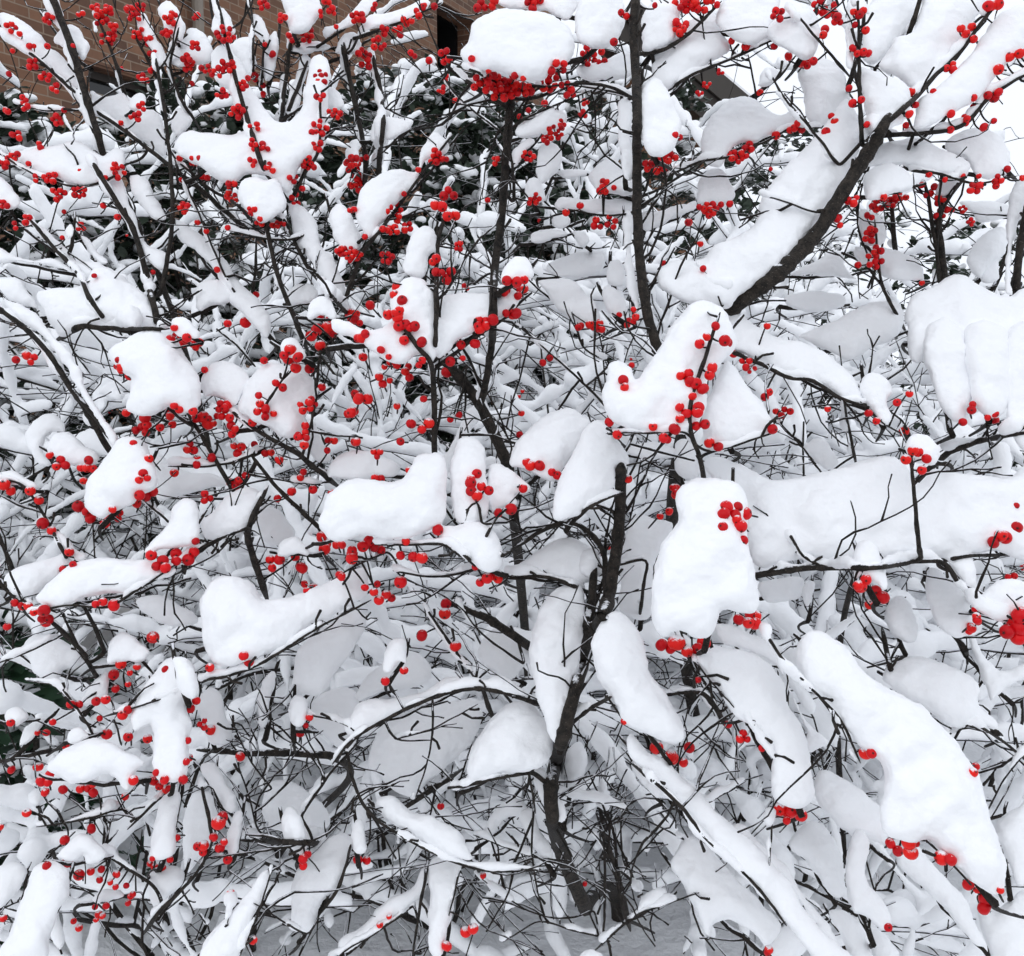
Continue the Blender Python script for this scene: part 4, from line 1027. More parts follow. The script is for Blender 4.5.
def make_pad(idx, poly, depth, label, merge=None):
    rnd = random.Random(idx * 7 + 3)
    P = catmull([(x, y, 0) for x, y in poly], 3.0, closed=True)
    out = []
    for k, p in enumerate(P):
        q = Vector((p.x, p.y, 0))
        n1 = noise.noise(Vector((p.x * 0.05, p.y * 0.05, idx * 3.1)))
        n2 = noise.noise(Vector((p.x * 0.22, p.y * 0.22, idx * 1.7)))
        c = Vector((n1 * 1.6 + n2 * 0.7, noise.noise(Vector((p.x * 0.22, p.y * 0.22, idx * 1.7 + 9))) * 0.7 + n1 * 0.6, 0))
        out.append((q + c).to_2d())
    # drop near-duplicates
    pts = [out[0]]
    for q in out[1:]:
        if (q - pts[-1]).length > 1.2:
            pts.append(q)
    if (pts[0] - pts[-1]).length < 1.2:
        pts.pop()
    px = [tuple(p) for p in pts]
    xs, ys = [p[0] for p in px], [p[1] for p in px]
    x0, y0 = math.floor((min(xs) - 4) / 8) * 8, math.floor((min(ys) - 4) / 8) * 8
    x1, y1 = math.ceil((max(xs) + 4) / 8) * 8, math.ceil((max(ys) + 4) / 8) * 8
    X, Y, m, u = solve_bulge(px, x0, y0, x1, y1)
    cap = 40.0
    def prof(v):
        s = math.sqrt(max(2 * v, 0))
        return cap * math.tanh(s / cap)
    ymid = (min(ys) + max(ys)) / 2
    tilt = 0.45
    D = depth / 100.0
    def lump(x, y):
        a = noise.noise(Vector((x / 26, y / 26, idx * 5.3)))
        b = noise.noise(Vector((x / 9, y / 9, idx * 2.3)))
        return a, b
    # outline distance field (cells), for choosing interior points
    E = np.array(px)
    def dist(x, y):
        a = E; b = np.roll(E, -1, 0); ab = b - a
        t = np.clip(((x - a[:, 0]) * ab[:, 0] + (y - a[:, 1]) * ab[:, 1]) / np.maximum((ab ** 2).sum(1), 1e-9), 0, 1)
        return np.sqrt(((a[:, 0] + ab[:, 0] * t - x) ** 2 + (a[:, 1] + ab[:, 1] * t - y) ** 2).min())
    V2 = [Vector(p) for p in px]
    n = len(V2)
    area = sum(px[i][0] * px[(i + 1) % n][1] - px[(i + 1) % n][0] * px[i][1] for i in range(n)) / 2
    sgn = 1 if area > 0 else -1
    kind = [('o', 0)] * n
    for i in range(n):                                      # a ring just inside the outline
        a, b = V2[i - 1], V2[(i + 1) % n]
        t = (b - a)
        if t.length < 1e-6: continue
        t.normalize()
        q = V2[i] + Vector((-t.y, t.x)) * (1.3 * sgn)
        if dist(q.x, q.y) > 1.0:
            V2.append(q); kind.append(('r', 0))
    st = 4.0
    yy = min(ys)
    row = 0
    mm = {}
    while yy < max(ys):
        xx = min(xs) + (st / 2 if row % 2 else 0)
        while xx < max(xs):
            i, j = int((xx - x0) / 2), int((yy - y0) / 2)
            if 0 <= j < m.shape[0] and 0 <= i < m.shape[1] and m[j, i]:
                q = Vector((xx + rnd.uniform(-.5, .5), yy + rnd.uniform(-.5, .5)))
                if dist(q.x, q.y) > 3.0:
                    V2.append(q); kind.append(('g', 0))
            xx += st
        yy += st * 0.87
        row += 1
    res = delaunay_2d_cdt(V2, [], [list(range(n))], 1, 1e-4)
    rv, rf, orig = res[0], res[2], res[3]
    K = D / F_PX
    front, back, is_o = [], [], []
    fz = []
    for vi, v in enumerate(rv):
        src = orig[vi]
        k = min(src) if src else n
        o_ = bool(src) and k < n
        x, y = v.x, v.y
        if o_:
            z = 0.0
        else:
            dd = dist(x, y)
            if dd < 4.0:
                # walk inwards to where the bulge is well resolved, then round off
                gx_ = bil(u, x + 2, y, x0, y0) - bil(u, x - 2, y, x0, y0)
                gy_ = bil(u, x, y + 2, x0, y0) - bil(u, x, y - 2, x0, y0)
                gl = math.hypot(gx_, gy_) or 1
                s4 = prof(bil(u, x + gx_ / gl * (4 - dd), y + gy_ / gl * (4 - dd), x0, y0))
                z = s4 * math.sqrt(max(0, 1 - (1 - dd / 4.0) ** 2)) * 0.95
            else:
                z = prof(bil(u, x, y, x0, y0))
        a, b = lump(x, y)
        zf = z * (1.0 + 0.30 * a) + min(z, 6) * 0.16 * b
        zb = z * (0.8 + 0.2 * a)
        base = D + tilt * (ymid - y) * K
        front.append(at(x, y, base - zf * K)); back.append(at(x, y, base + zb * K)); is_o.append(o_)
    mb_v = list(front)
    bi = {}
    for i, o_ in enumerate(is_o):
        if o_:
            bi[i] = i
        else:
            bi[i] = len(mb_v); mb_v.append(back[i])
    faces = []
    for f in rf:
        a, b, c = f[:3]
        if is_o[a] and is_o[b] and is_o[c]:
            pass
        A, B, C = mb_v[a], mb_v[b], mb_v[c]
        nn = (B - A).cross(C - A)
        if nn.dot(EYE - A) < 0:
            b, c = c, b
        faces.append((a, b, c))
        if not (is_o[a] and is_o[b] and is_o[c]):
            faces.append((bi[a], bi[c], bi[b]))
    mb = MB(); mb.v = mb_v; mb.f = faces
    org = sum(mb_v, Vector()) / len(mb_v)
    o = None
    if merge is None:
        finish_pad(mb, org, label, D)
    else:
        g_ = MERGE.setdefault(merge, [MB(), label, D])
        b0 = len(g_[0].v)
        g_[0].v += mb.v
        g_[0].f += [tuple(b0 + q for q in f) for f in mb.f]
    # front-depth map
    s = np.sqrt(2 * u); s = cap * np.tanh(s / cap)
    base = D + tilt * (ymid - Y) * K
    zz = np.where(m, base - s * K * 1.0, np.inf)
    i0, j0 = zcell(x0 + 1, y0 + 1)
    for j in range(m.shape[0]):
        jj = j0 + j
        if not 0 <= jj < ZH: continue
        a, b = max(0, -i0), min(m.shape[1], ZW - i0)
        if b > a:
            ZBUF[jj, i0 + a:i0 + b] = np.minimum(ZBUF[jj, i0 + a:i0 + b], zz[j, a:b])
    return o

PADS = []
for ln in PAD_DATA.strip().splitlines():
    if ln.startswith('#'): continue
    tile, dep, label, pts = ln.split(';')
    merge = None
    if '#' in label:
        label, merge = label.split('#')
    PADS.append((tile, float(dep), label, [tp(tile, *map(float, q.split(','))) for q in pts.split()], merge))
for i, (tile, dep, label, poly, merge) in enumerate(PADS):
    make_pad(i, poly, dep, label, merge)
for mb, label, D in MERGE.values():
    finish_pad(mb, sum(mb.v, Vector()) / len(mb.v), label, D, 9)
print("pads", time.time() - T0)

# ------------------------------------------------------------------ fruiting shrubs traced branch by branch
SHRUBS = {
    'UL': ((-0.62, 1.95), "tall winterberry shrub with many thin berry-strung stems in front of the brick wall", 11),
    'MD': ((0.02, 1.85), "winterberry shrub in the middle whose upright stems carry the large snow dome and W-shaped heap", 12),
    'TR': ((0.42, 1.75), "tall winterberry shrub at right with one straight dark stem and one thick diagonal limb", 13),
    'RT': ((0.62, 1.55), "winterberry shrub at lower right bowed under the huge slab and the giant curved pad", 14),
    'CT': (None, "old winterberry shrub at the centre with a thick dark trunk and arching lower twigs", 14),
    'LF': ((-0.50, 1.62), "low spreading winterberry shrub at left with berries hanging under rounded snow humps", 14),
}
GROUP_S = "berry-bearing winterberry shrubs"
ROOT = {}
for k, (xy, label, _) in SHRUBS.items():
    if xy is None:
        p = on_ground(612, 925)
        xy = (p.x, p.y)
    ROOT[k] = empty("winterberry_shrub", Vector((xy[0], xy[1], 0)), label, "shrub", GROUP_S)

LINES = []      # (shrub, [3-D points], [radii])
SNOWTUBE = {k: MB() for k in SHRUBS}
TWIGS = {k: MB() for k in SHRUBS}
BIDX = 0

def clamp_chain(px, d, rr):
    """keep a branch just in front of the snow it was seen in front of, with a smooth run in depth"""
    lim = []
    for (x, y), r, d in zip(px, rr, d):
        z = zfront(x, y, 1)
        lim.append(min(d, z - r * 0.35 * d / F_PX) if np.isfinite(z) else d)
    n_ = len(lim)
    for k in ([n_ - 1, n_ - 2, n_ - 3] if n_ > 8 else [n_ - 1]):    # the foot of a branch sinks into the snow behind it
        lim[k] = max(lim[k], d + (0.03, 0.02, 0.008)[n_ - 1 - k])
    cur = list(lim)
    for _ in range(12):
        nx = [(cur[max(i - 1, 0)] + cur[i] * 2 + cur[min(i + 1, len(cur) - 1)]) / 4 for i in range(len(cur))]
        cur = [min(a, b) for a, b in zip(nx, lim)]
    return cur

def add_snow_tube(mb, pts, w, rnd, up=Vector((0, 0, 1)), keep=0.9, steep=0.80, lumpy=0.45, front=-0.2, side=0.0, lift=0.85):
    """snow lodged along the upper side of a twig, in fat blunt runs"""
    run, seed = [], rnd.uniform(0, 99)
    def flush():
        if len(run) >= 2:
            # resample the run finely so that its ends stay round
            P = [p for p, _ in run]
            T = [t for _, t in run]
            L = sum((P[k + 1] - P[k]).length for k in range(len(P) - 1))
            n = max(5, int(L / (w * 0.55)))
            n = min(n, 40)
            c, r = [], []
            for k in range(n + 1):
                f = k / n * (len(P) - 1)
                i = min(int(f), len(P) - 2)
                p = P[i].lerp(P[i + 1], f - i)
                tz = T[i]
                s_ = k / n * L
                e = min(s_, L - s_) / (w * 1.1)
                e = math.sqrt(max(0.0, 1 - (1 - min(1, e)) ** 2)) * 0.85 + 0.15
                q = w * (1 + lumpy * 1.5 * noise.noise(p * 26 + Vector((seed, 0, 0))) + lumpy * 0.7 * noise.noise(p * 75 + Vector((0, seed, 0)))) * (1.15 - 0.5 * tz)
                q = max(q, w * 0.4) * e
                c.append(p + up * q * (lift - 0.5 * tz) + Vector((-side * 0.9 * q * tz, front * q, 0))); r.append(q)
            mb.tube(c, r, 8)
    for i, p in enumerate(pts):
        a, b = pts[max(i - 1, 0)], pts[min(i + 1, len(pts) - 1)]
        t = (b - a)
        tz = abs(t.z) / (t.length or 1)
        if tz < steep and noise.noise(p * 9 + Vector((seed, seed, 0))) < keep - 0.45:
            run.append((p, tz))
        else:
            flush(); run = []
    flush()

def shown(p):
    q = project(p)
    return q is not None and q[2] < zfront(q[0], q[1])

def side_twig(mb, p, direction, length, r0, rnd, snow=None, sub=True, dmin=0.0):
    n = max(4, int(length / 0.012))
    q, d = p.copy(), direction.normalized()
    pts = [q.copy()]
    for i in range(n):
        d = (d + Vector((rnd.gauss(0, .2), rnd.gauss(0, .2), rnd.gauss(0.02, .2)))).normalized()
        q = q + d * (length / n)
        pts.append(q.copy())
    vis = [shown(q_) for q_ in pts]
    if any(vis) and not (vis[0] or vis[1]) or (vis[0] and sum(vis) < 0.4 * len(vis)):
        return pts
    over = 0
    for q_, v_ in zip(pts, vis):
        if v_:
            s_ = project(q_)
            over += np.isfinite(zfront(s_[0], s_[1])) and q_.y < 1.3
    if over > 2 and rnd.random() < 0.8:
        return pts
    rad = [r0 * (1 - 0.55 * i / n) * (1.0 + (0.35 if rnd.random() < 0.25 else 0.0)) for i in range(n + 1)]
    rad[-1] = r0 * 0.75
    mb.tube(pts, rad, 5)
    if sub and n >= 4:
        for _ in range(rnd.choice((0, 1, 1, 2))):
            i = rnd.randrange(1, n)
            dd = (d + Vector((rnd.uniform(-1, 1), rnd.uniform(-1, 1), rnd.uniform(-.8, 1)))).normalized()
            side_twig(mb, pts[i], dd, length * rnd.uniform(.2, .5), r0 * .8, rnd, None, False)
    return pts

for ln in BRANCH_DATA.strip().splitlines():
    if ln.startswith('#'): continue
    sh, tile, dep, rr, pts = ln.split(';')
    rnd = random.Random(BIDX * 13 + 1)
    BIDX += 1
    r0, r1 = [float(v) * ZS for v in rr.split(',')]
    px = catmull([(*tp(tile, *map(float, q.split(','))), 0) for q in pts.split()], 5.0)
    n = len(px)
    amp = 0.9
    px = [(p.x + amp * noise.noise(Vector((i * .35, BIDX * 3.3, 0))), p.y + amp * noise.noise(Vector((i * .35, BIDX * 3.3, 7)))) for i, p in enumerate(px)]
    rpx = [r0 + (r1 - r0) * i / max(n - 1, 1) for i in range(n)]
    rpx = [r * (1 + 0.12 * noise.noise(Vector((i * .6, BIDX * 1.3, 3)))) * 0.74 for i, r in enumerate(rpx)]
    da, db = (float(v) / 100 for v in (dep.split(':') * 2)[:2])
    dz = clamp_chain(px, [da + (db - da) * (i / max(n - 1, 1)) for i in range(n)], rpx)
    p3 = [at(x, y, d) for (x, y), d in zip(px, dz)]
    r3 = [r * d / F_PX for r, d in zip(rpx, dz)]
    # nodes
    for i in range(2, n - 1):
        if rnd.random() < 0.12:
            r3[i] *= 1.22
    LINES.append((sh, p3, r3, px, dz))

# join every branch to its shrub: to a neighbouring branch if one passes close by, else down to the root crown
def bezier(a, b, c, d, n):
    return [a * (1 - t) ** 3 + b * 3 * t * (1 - t) ** 2 + c * 3 * t * t * (1 - t) + d * t ** 3 for t in [i / n for i in range(n + 1)]]

order = sorted(range(len(LINES)), key=lambda i: -max(LINES[i][2]))
joined = []
for i in order:
    sh, p3, r3, px, dz = LINES[i]
    e, re_ = p3[-1], r3[-1]
    best = None
    for j in joined:
        if LINES[j][0] != sh: continue
        for k, q in enumerate(LINES[j][1]):
            d = (q - e).length
            if LINES[j][2][k] >= re_ * 0.6 and (best is None or d < best[0]):
                best = (d, q, LINES[j][2][k])
    tan = (p3[-1] - p3[max(-5, -len(p3))])
    tan = tan.normalized() if tan.length > 0 else Vector((0, 0, -1))
    root = ROOT[sh].location
    big = re_ > 0.0088 or best is None
    if best is not None and best[0] < 0.05:
        mid = (e + best[1]) / 2 + Vector((0, 0.02, -0.008)) * min(1, best[0] / 0.05)
        ext = bezier(e, e + tan * best[0] * 0.3, mid, best[1], 8)
        rad = [re_ + (min(best[2], re_ * 1.1) - re_) * t / 8 for t in range(9)]
    elif big:
        tgt = root + Vector((0.03 * math.sin(i * 2.1), 0.03 * math.cos(i * 1.7), -0.02))
        L = (tgt - e).length
        ext = bezier(e, e + (tan * 0.15 + Vector((0, .75, -.45))).normalized() * L * 0.40, tgt + Vector((0, 0.0, 0.42 * max(0.4, e.z))), tgt, 26)
        rad = [re_ + (max(re_ * 1.5, 0.006) - re_) * t / 26 for t in range(27)]
    else:
        # dives back into the thicket towards the root crown
        away = (e - EYE).normalized()
        ext = [e + tan * (0.03 * t) + away * (0.20 * t ** 1.4) for t in [k / 10 for k in range(11)]]
        rad = [re_ * (1 - .75 * t / 10) for t in range(11)]
    # the tip runs on into the snow instead of stopping short
    tt = (p3[0] - p3[min(3, len(p3) - 1)]).normalized()
    lt = 0.008 + 3 * r3[0]
    tip = [p3[0] + tt * lt * .9 * k / 3 + (p3[0] - EYE).normalized() * (lt * 1.1 * (k / 3) ** 1.5) for k in (3, 2, 1)]
    p3, r3 = tip + p3, [r3[0] * .35, r3[0] * .7, r3[0] * .9] + r3
    full, frad = p3 + ext[1:], r3 + rad[1:]
    mb = MB()
    sides = 10 if max(frad) > 0.006 else (8 if max(frad) > 0.003 else 6)
    mb.tube(full, frad, sides)
    # short spurs and buds belong to the branch
    rnd = random.Random(i * 31 + 5)
    for k in range(3, len(p3) - 2, 2):
        if rnd.random() < 0.16:
            t = (p3[k] - p3[k - 1]).normalized()
            side = Vector((rnd.uniform(-1, 1), rnd.uniform(-.8, .5), rnd.uniform(-.7, 1)))
            side = (side - t * side.dot(t)).normalized()
            L = rnd.uniform(0.004, 0.014)
            mb.tube([p3[k], p3[k] + (side - t * .6) * L * .6, p3[k] + (side - t * 1.0) * L], [0.0013, 0.0011, 0.0014], 5)
    part("branch", mb, M_BARK, ROOT[sh])
    joined.append(i)
    # thin side twigs
    L = sum((p3[k + 1] - p3[k]).length for k in range(len(p3) - 1))
    for _ in range(int(L / 0.026)):
        k = rnd.randrange(1, len(p3) - 1)
        t = (p3[k - 1] - p3[k + 1]).normalized()
        side = Vector((rnd.uniform(-1, 1), rnd.uniform(0, 1.8), rnd.uniform(-.8, .9)))
        side = (side - t * side.dot(t)).normalized()
        side_twig(TWIGS[sh], p3[k], t * rnd.uniform(.2, .9) + side * rnd.uniform(.5, 1), rnd.uniform(.03, .15), rnd.uniform(.0008, .0014), rnd)
    if max(r3) < 0.010 and (sh == 'UL' or max(r3) < 0.0045):
        steep_ = abs(p3[0].z - p3[-1].z) / max(L, 1e-6)
        back_ = [p + FWD * (r * 0.9) for p, r in zip(p3, r3)]
        add_snow_tube(SNOWTUBE[sh], back_, max(0.0032, min(0.0085, max(r3) * 1.5)), rnd, keep=0.66 if sh == 'UL' else 0.58, steep=0.985 if sh == 'UL' else 0.86, lumpy=0.7, front=0.35, side=1.0)
# the twig each pad lies on, running along its lower side
for i, (tile, dep, label, poly, merge) in enumerate(PADS):
    rnd = random.Random(4000 + i)
    A = np.array(poly)
    c = A.mean(0)
    w_, v_ = np.linalg.eigh(np.cov((A - c).T))
    ax = v_[:, 1]
    if ax[0] < 0: ax = -ax
    s_ = (A - c) @ ax
    wid = ((A - c) @ np.array([-ax[1], ax[0]]))
    lowside = np.array([-ax[1], ax[0]])
    if lowside[1] < 0: lowside = -lowside
    off = min(np.abs(wid).max() * 0.55, 16)
    lo, hi = s_.min() - rnd.uniform(2, 14), s_.max() + rnd.uniform(2, 14)
    n = max(5, int((hi - lo) / 7))
    sh = min(LINES, key=lambda L_: min((x - c[0]) ** 2 + (y - c[1]) ** 2 for x, y in L_[3][::3]))[0]
    D = dep / 100
    K = D / F_PX
    pts = []
    for k in range(n + 1):
        t = lo + (hi - lo) * k / n
        q = c + ax * t + lowside * (off * (1 - 0.35 * (2 * k / n - 1) ** 2) + 3 * noise.noise(Vector((k * .4, i * 1.9, 0))))
        pts.append(at(q[0], q[1], D + 0.018 + 0.45 * ((A[:, 1].min() + A[:, 1].max()) / 2 - q[1]) * K + 0.004 * noise.noise(Vector((k * .3, i * 2.7, 5)))))
    if pts[0].z > pts[-1].z: pts.reverse()
    r_ = rnd.uniform(.0016, .0026)
    e = pts[0]
    away = (e - EYE).normalized()
    ext = bezier(e, e + away * .06, e + away * .13 + Vector((rnd.gauss(0, .01), 0, -.004)), e + away * .2 + Vector((rnd.gauss(0, .02), 0, -.015)), 8)
    ext.reverse()
    full = ext[:-1] + pts
    TWIGS[sh].tube(full, [r_ * (0.55 + .6 * min(1, k / 8) - .55 * max(0, k - 8) / max(1, len(full) - 8)) for k in range(len(full))], 6)
    for _ in range(rnd.choice((1, 2, 2, 3))):
        k = rnd.randrange(0, len(pts))
        dd = Vector((rnd.gauss(0, 1), rnd.gauss(-.2, .6), rnd.gauss(-.2, .8))).normalized()
        side_twig(TWIGS[sh], pts[k], dd, rnd.uniform(.02, .06), rnd.uniform(.0008, .0013), rnd)
print("branches", time.time() - T0)

# ------------------------------------------------------------------ berries
def berry_mesh(seed):
    bm = bmesh.new()
    bmesh.ops.create_uvsphere(bm, u_segments=16, v_segments=10, radius=1.0)
    for v in bm.verts:
        z = v.co.z
        k = 1.0 + 0.03 * noise.noise(v.co * 1.3 + Vector((seed * 4.0, 0, 0)))
        v.co *= k
        v.co.z *= 0.93
        if z > 0.9:
            v.co.z -= 0.07
        if z < -0.9:
            v.co.z += 0.05
    bm.faces.ensure_lookup_table()
    # small calyx star at the blossom end
    ring = []
    for i in range(5):
        a = 2 * math.pi * i / 5
        c = bm.verts.new((0.05 * math.cos(a), 0.05 * math.sin(a), 0.87))
        l = bm.verts.new((0.22 * math.cos(a - .35), 0.22 * math.sin(a - .35), 0.93))
        r = bm.verts.new((0.22 * math.cos(a + .35), 0.22 * math.sin(a + .35), 0.93))
        t = bm.verts.new((0.27 * math.cos(a), 0.27 * math.sin(a), 0.96))
        f = bm.faces.new((c, l, t)); f.material_index = 1
        f = bm.faces.new((c, t, r)); f.material_index = 1
    c = bm.verts.new((0, 0, 0.95))
    prev = [bm.verts.new((0.14 * math.cos(2 * math.pi * i / 7), 0.14 * math.sin(2 * math.pi * i / 7), 0.885)) for i in range(7)]
    for i in range(7):
        f = bm.faces.new((c, prev[i], prev[(i + 1) % 7])); f.material_index = 1
    me = bpy.data.meshes.new("berry")
    bm.to_mesh(me); bm.free()
    me.materials.append(M_BERRY); me.materials.append(M_CALYX)
    smooth(me)
    return me
BERRY = [berry_mesh(s) for s in range(5)]
ALLPX = {}
for sh, p3, r3, px, dz in LINES:
    ALLPX.setdefault(sh, []).extend([(x, y, d, p) for (x, y), d, p in zip(px, dz, p3)])
ALLNP = {k: np.array([(a[0], a[1], a[2]) for a in v]) for k, v in ALLPX.items()}
EVERY = np.concatenate(list(ALLNP.values()))
DEFD = {'A': 1.10, 'B': 0.95, 'C': 0.93, 'D': 0.92, 'E': 0.84, 'F': 0.82, 'G': 0.84, 'H': 0.82, 'I': 0.76}

nb = 0
rb = random.Random(77)
for ln in BERRY_DATA.strip().splitlines():
    head = ln.split()
    tile, rz, sh = head[0], float(head[1]), head[2]
    for c in head[3:]:
        cx_, cy_, n = c.split(',')
        n = int(n)
        x, y = tp(tile, float(cx_), float(cy_))
        r = rz * ZS * (0.88 if tile in 'ABC' else 0.95)
        spots = []
        R = r * 0.80 * math.sqrt(max(n - 1, 0)) * 1.25
        for k in range(n):
            for _ in range(60):
                a, q = rb.uniform(0, 6.283), R * math.sqrt(rb.random())
                s = (x + q * math.cos(a), y + q * math.sin(a) * 0.9)
                if n == 1 or all(math.hypot(s[0] - t[0], s[1] - t[1]) > r * 1.35 for t in spots):
                    break
            spots.append(s if n > 1 else (x, y))
        A = ALLNP[sh]
        dd = np.hypot(EVERY[:, 0] - x, EVERY[:, 1] - y)
        nr = int(dd.argmin())
        own = np.hypot(A[:, 0] - x, A[:, 1] - y)
        no = int(own.argmin())
        dz0 = EVERY[nr, 2] if dd[nr] < 22 else DEFD[tile]
        # the berries of one bunch
        bl = []
        for (bx, by) in spots:
            z = zfront(bx, by, 0)
            rm = r * dz0 / F_PX
            d = min(dz0 - rm * rb.uniform(0.2, 1.2), z - rm * rb.uniform(-0.38, 0.4)) if np.isfinite(z) else dz0 - rm * rb.uniform(-.8, 1.2)
            bl.append((bx, by, d, r * d / F_PX * rb.uniform(0.78, 1.12)))
        cen = sum((at(b[0], b[1], b[2]) for b in bl), Vector()) / n
        near = ALLPX[sh][no][3]
        st = MB()
        hub = cen + Vector((0, 0.006, -0.001))
        if (near - hub).length < 0.032:
            mid = (near + hub) / 2 + Vector((0, 0.006, -0.001))
            cv = bezier(hub, (hub + mid) / 2, mid, near, 6)
            st.tube(cv, [0.0007 + 0.0003 * i / 6 for i in range(7)], 5)
        else:
            away = (hub - EYE).normalized()
            e_ = hub + away * rb.uniform(.03, .06) + Vector((rb.gauss(0, .006), 0, rb.uniform(-.012, 0)))
            st.tube(bezier(hub, hub + away * .012, e_ - away * .01, e_, 5), [0.0008, .0009, .0009, .0009, .0008, .0006], 5)
        root = ROOT[sh]
        for b in bl:
            p = at(b[0], b[1], b[2])
            st.tube([p + Vector((0, 0.4, 0)) * b[3], (p + hub) / 2 + Vector((0, 0.002, 0)), hub], [0.0006, 0.0006, 0.0008], 4)
        cl = part("berry_cluster", st, M_TWIG, root)
        for b in bl:
            p = at(b[0], b[1], b[2])
            o = bpy.data.objects.new("berry", BERRY[rb.randrange(5)])
            COL.objects.link(o)
            o.parent = cl
            o.location = p - root.location
            o.scale = (b[3] * rb.uniform(.96, 1.04), b[3], b[3] * rb.uniform(.94, 1.04))
            ax = Vector((rb.gauss(0, .8), rb.gauss(-0.9, .6), rb.gauss(-0.1, .7)))
            o.rotation_euler = ax.to_track_quat('Z', 'Y').to_euler()
            nb += 1
print("berries", nb, time.time() - T0)

# ------------------------------------------------------------------ shrubs grown freely behind: stems, twigs, settled snow
def grow(rnd, base, height, spread, nst, dmin, lean, twig_mb, snow_mb, wscale, prox, stems_out, snow_keep=1.02, npb=7, thin=False):
    def ok(p):
        q = project(p)
        return q is not None and q[2] > prox(q[0], q[1])
    def branch(p, d, L, r, level):
        n = max(4, int(L / 0.045))
        pts = [p.copy()]
        q = p.copy()
        for i in range(n):
            droop = -0.05 if level else -0.03
            d = (d + Vector((rnd.gauss(0, .14), rnd.gauss(0, .14), rnd.gauss(0, .10) + droop * (i / n) * 1.6))).normalized()
            q = q + d * (L / n)
            if not ok(q) or q.z < 0.03:
                break
            pts.append(q.copy())
        if len(pts) < 3:
            return
        m = len(pts)
        rad = [max(0.0008, r * (1 - 0.7 * i / m)) for i in range(m)]
        w = wscale * (0.0095, 0.0120, 0.0080)[level] * rnd.uniform(.75, 1.3)
        if level == 0:
            mb = MB(); mb.tube(pts, rad, 7); stems_out.append(mb)
            add_snow_tube(snow_mb, pts, w, rnd, keep=0.66, steep=0.92, front=0.5, side=0.6, lift=1.05)
        else:
            twig_mb.tube(pts, [max(x * 1.35, 0.0011) for x in rad], 5 if level == 1 else 4)
            if (level == 1 or rnd.random() < 0.42) and (not thin or rnd.random() < 0.45 + 0.75 * pts[m // 2].z / max(height, .5)):
                add_snow_tube(snow_mb, pts, w, rnd, keep=snow_keep - 0.1 * level, steep=0.9, lumpy=0.42, front=0.25, lift=1.05)
            if level == 1:
                for k in range(1, m, 3):
                    if rnd.random() < 0.13:
                        q_ = wscale * rnd.uniform(.012, .026)
                        snow_mb.blob(pts[k] + Vector((rnd.gauss(0, .004), -0.3 * q_, q_ * .55)), q_ * rnd.uniform(.8, 1.5), q_, q_ * rnd.uniform(.6, 1.0))
        if level < 2:
            kids = npb if level == 0 else 7
            for _ in range(kids):
                k = rnd.randrange(max(1, m // 4), m)
                t = (pts[min(k + 1, m - 1)] - pts[k - 1]).normalized()
                s = Vector((rnd.gauss(0, 1), rnd.gauss(0, 1), rnd.gauss(0.1, .6)))
                s = (s - t * s.dot(t)).normalized()
                branch(pts[k], (t * rnd.uniform(.35, .9) + s).normalized(), L * rnd.uniform(.28, .55) * (1 - .35 * k / m), rad[k] * .6, level + 1)
    nst = int(nst * 0.75)
    for i in range(nst):
        a = 2 * math.pi * (i + rnd.random() * .7) / nst
        tl = spread * rnd.uniform(.35, 1.0)
        d = Vector((math.cos(a) * tl + lean[0], math.sin(a) * tl + lean[1], 1.0)).normalized()
        branch(base + Vector((math.cos(a), math.sin(a), 0)) * .05, d, height * rnd.uniform(.8, 1.25), rnd.uniform(.003, .006), 0)

def prox_mid(x, y):
    z = zfront(min(max(x, -110), 1130), min(max(y, -110), 1060), 1) if -110 < x < 1130 and -110 < y < 1060 else np.inf
    base = 1.02 if y > 330 else 1.02 + (330 - y) / 330 * 0.16
    return base if not np.isfinite(z) else max(base, z + 0.05)

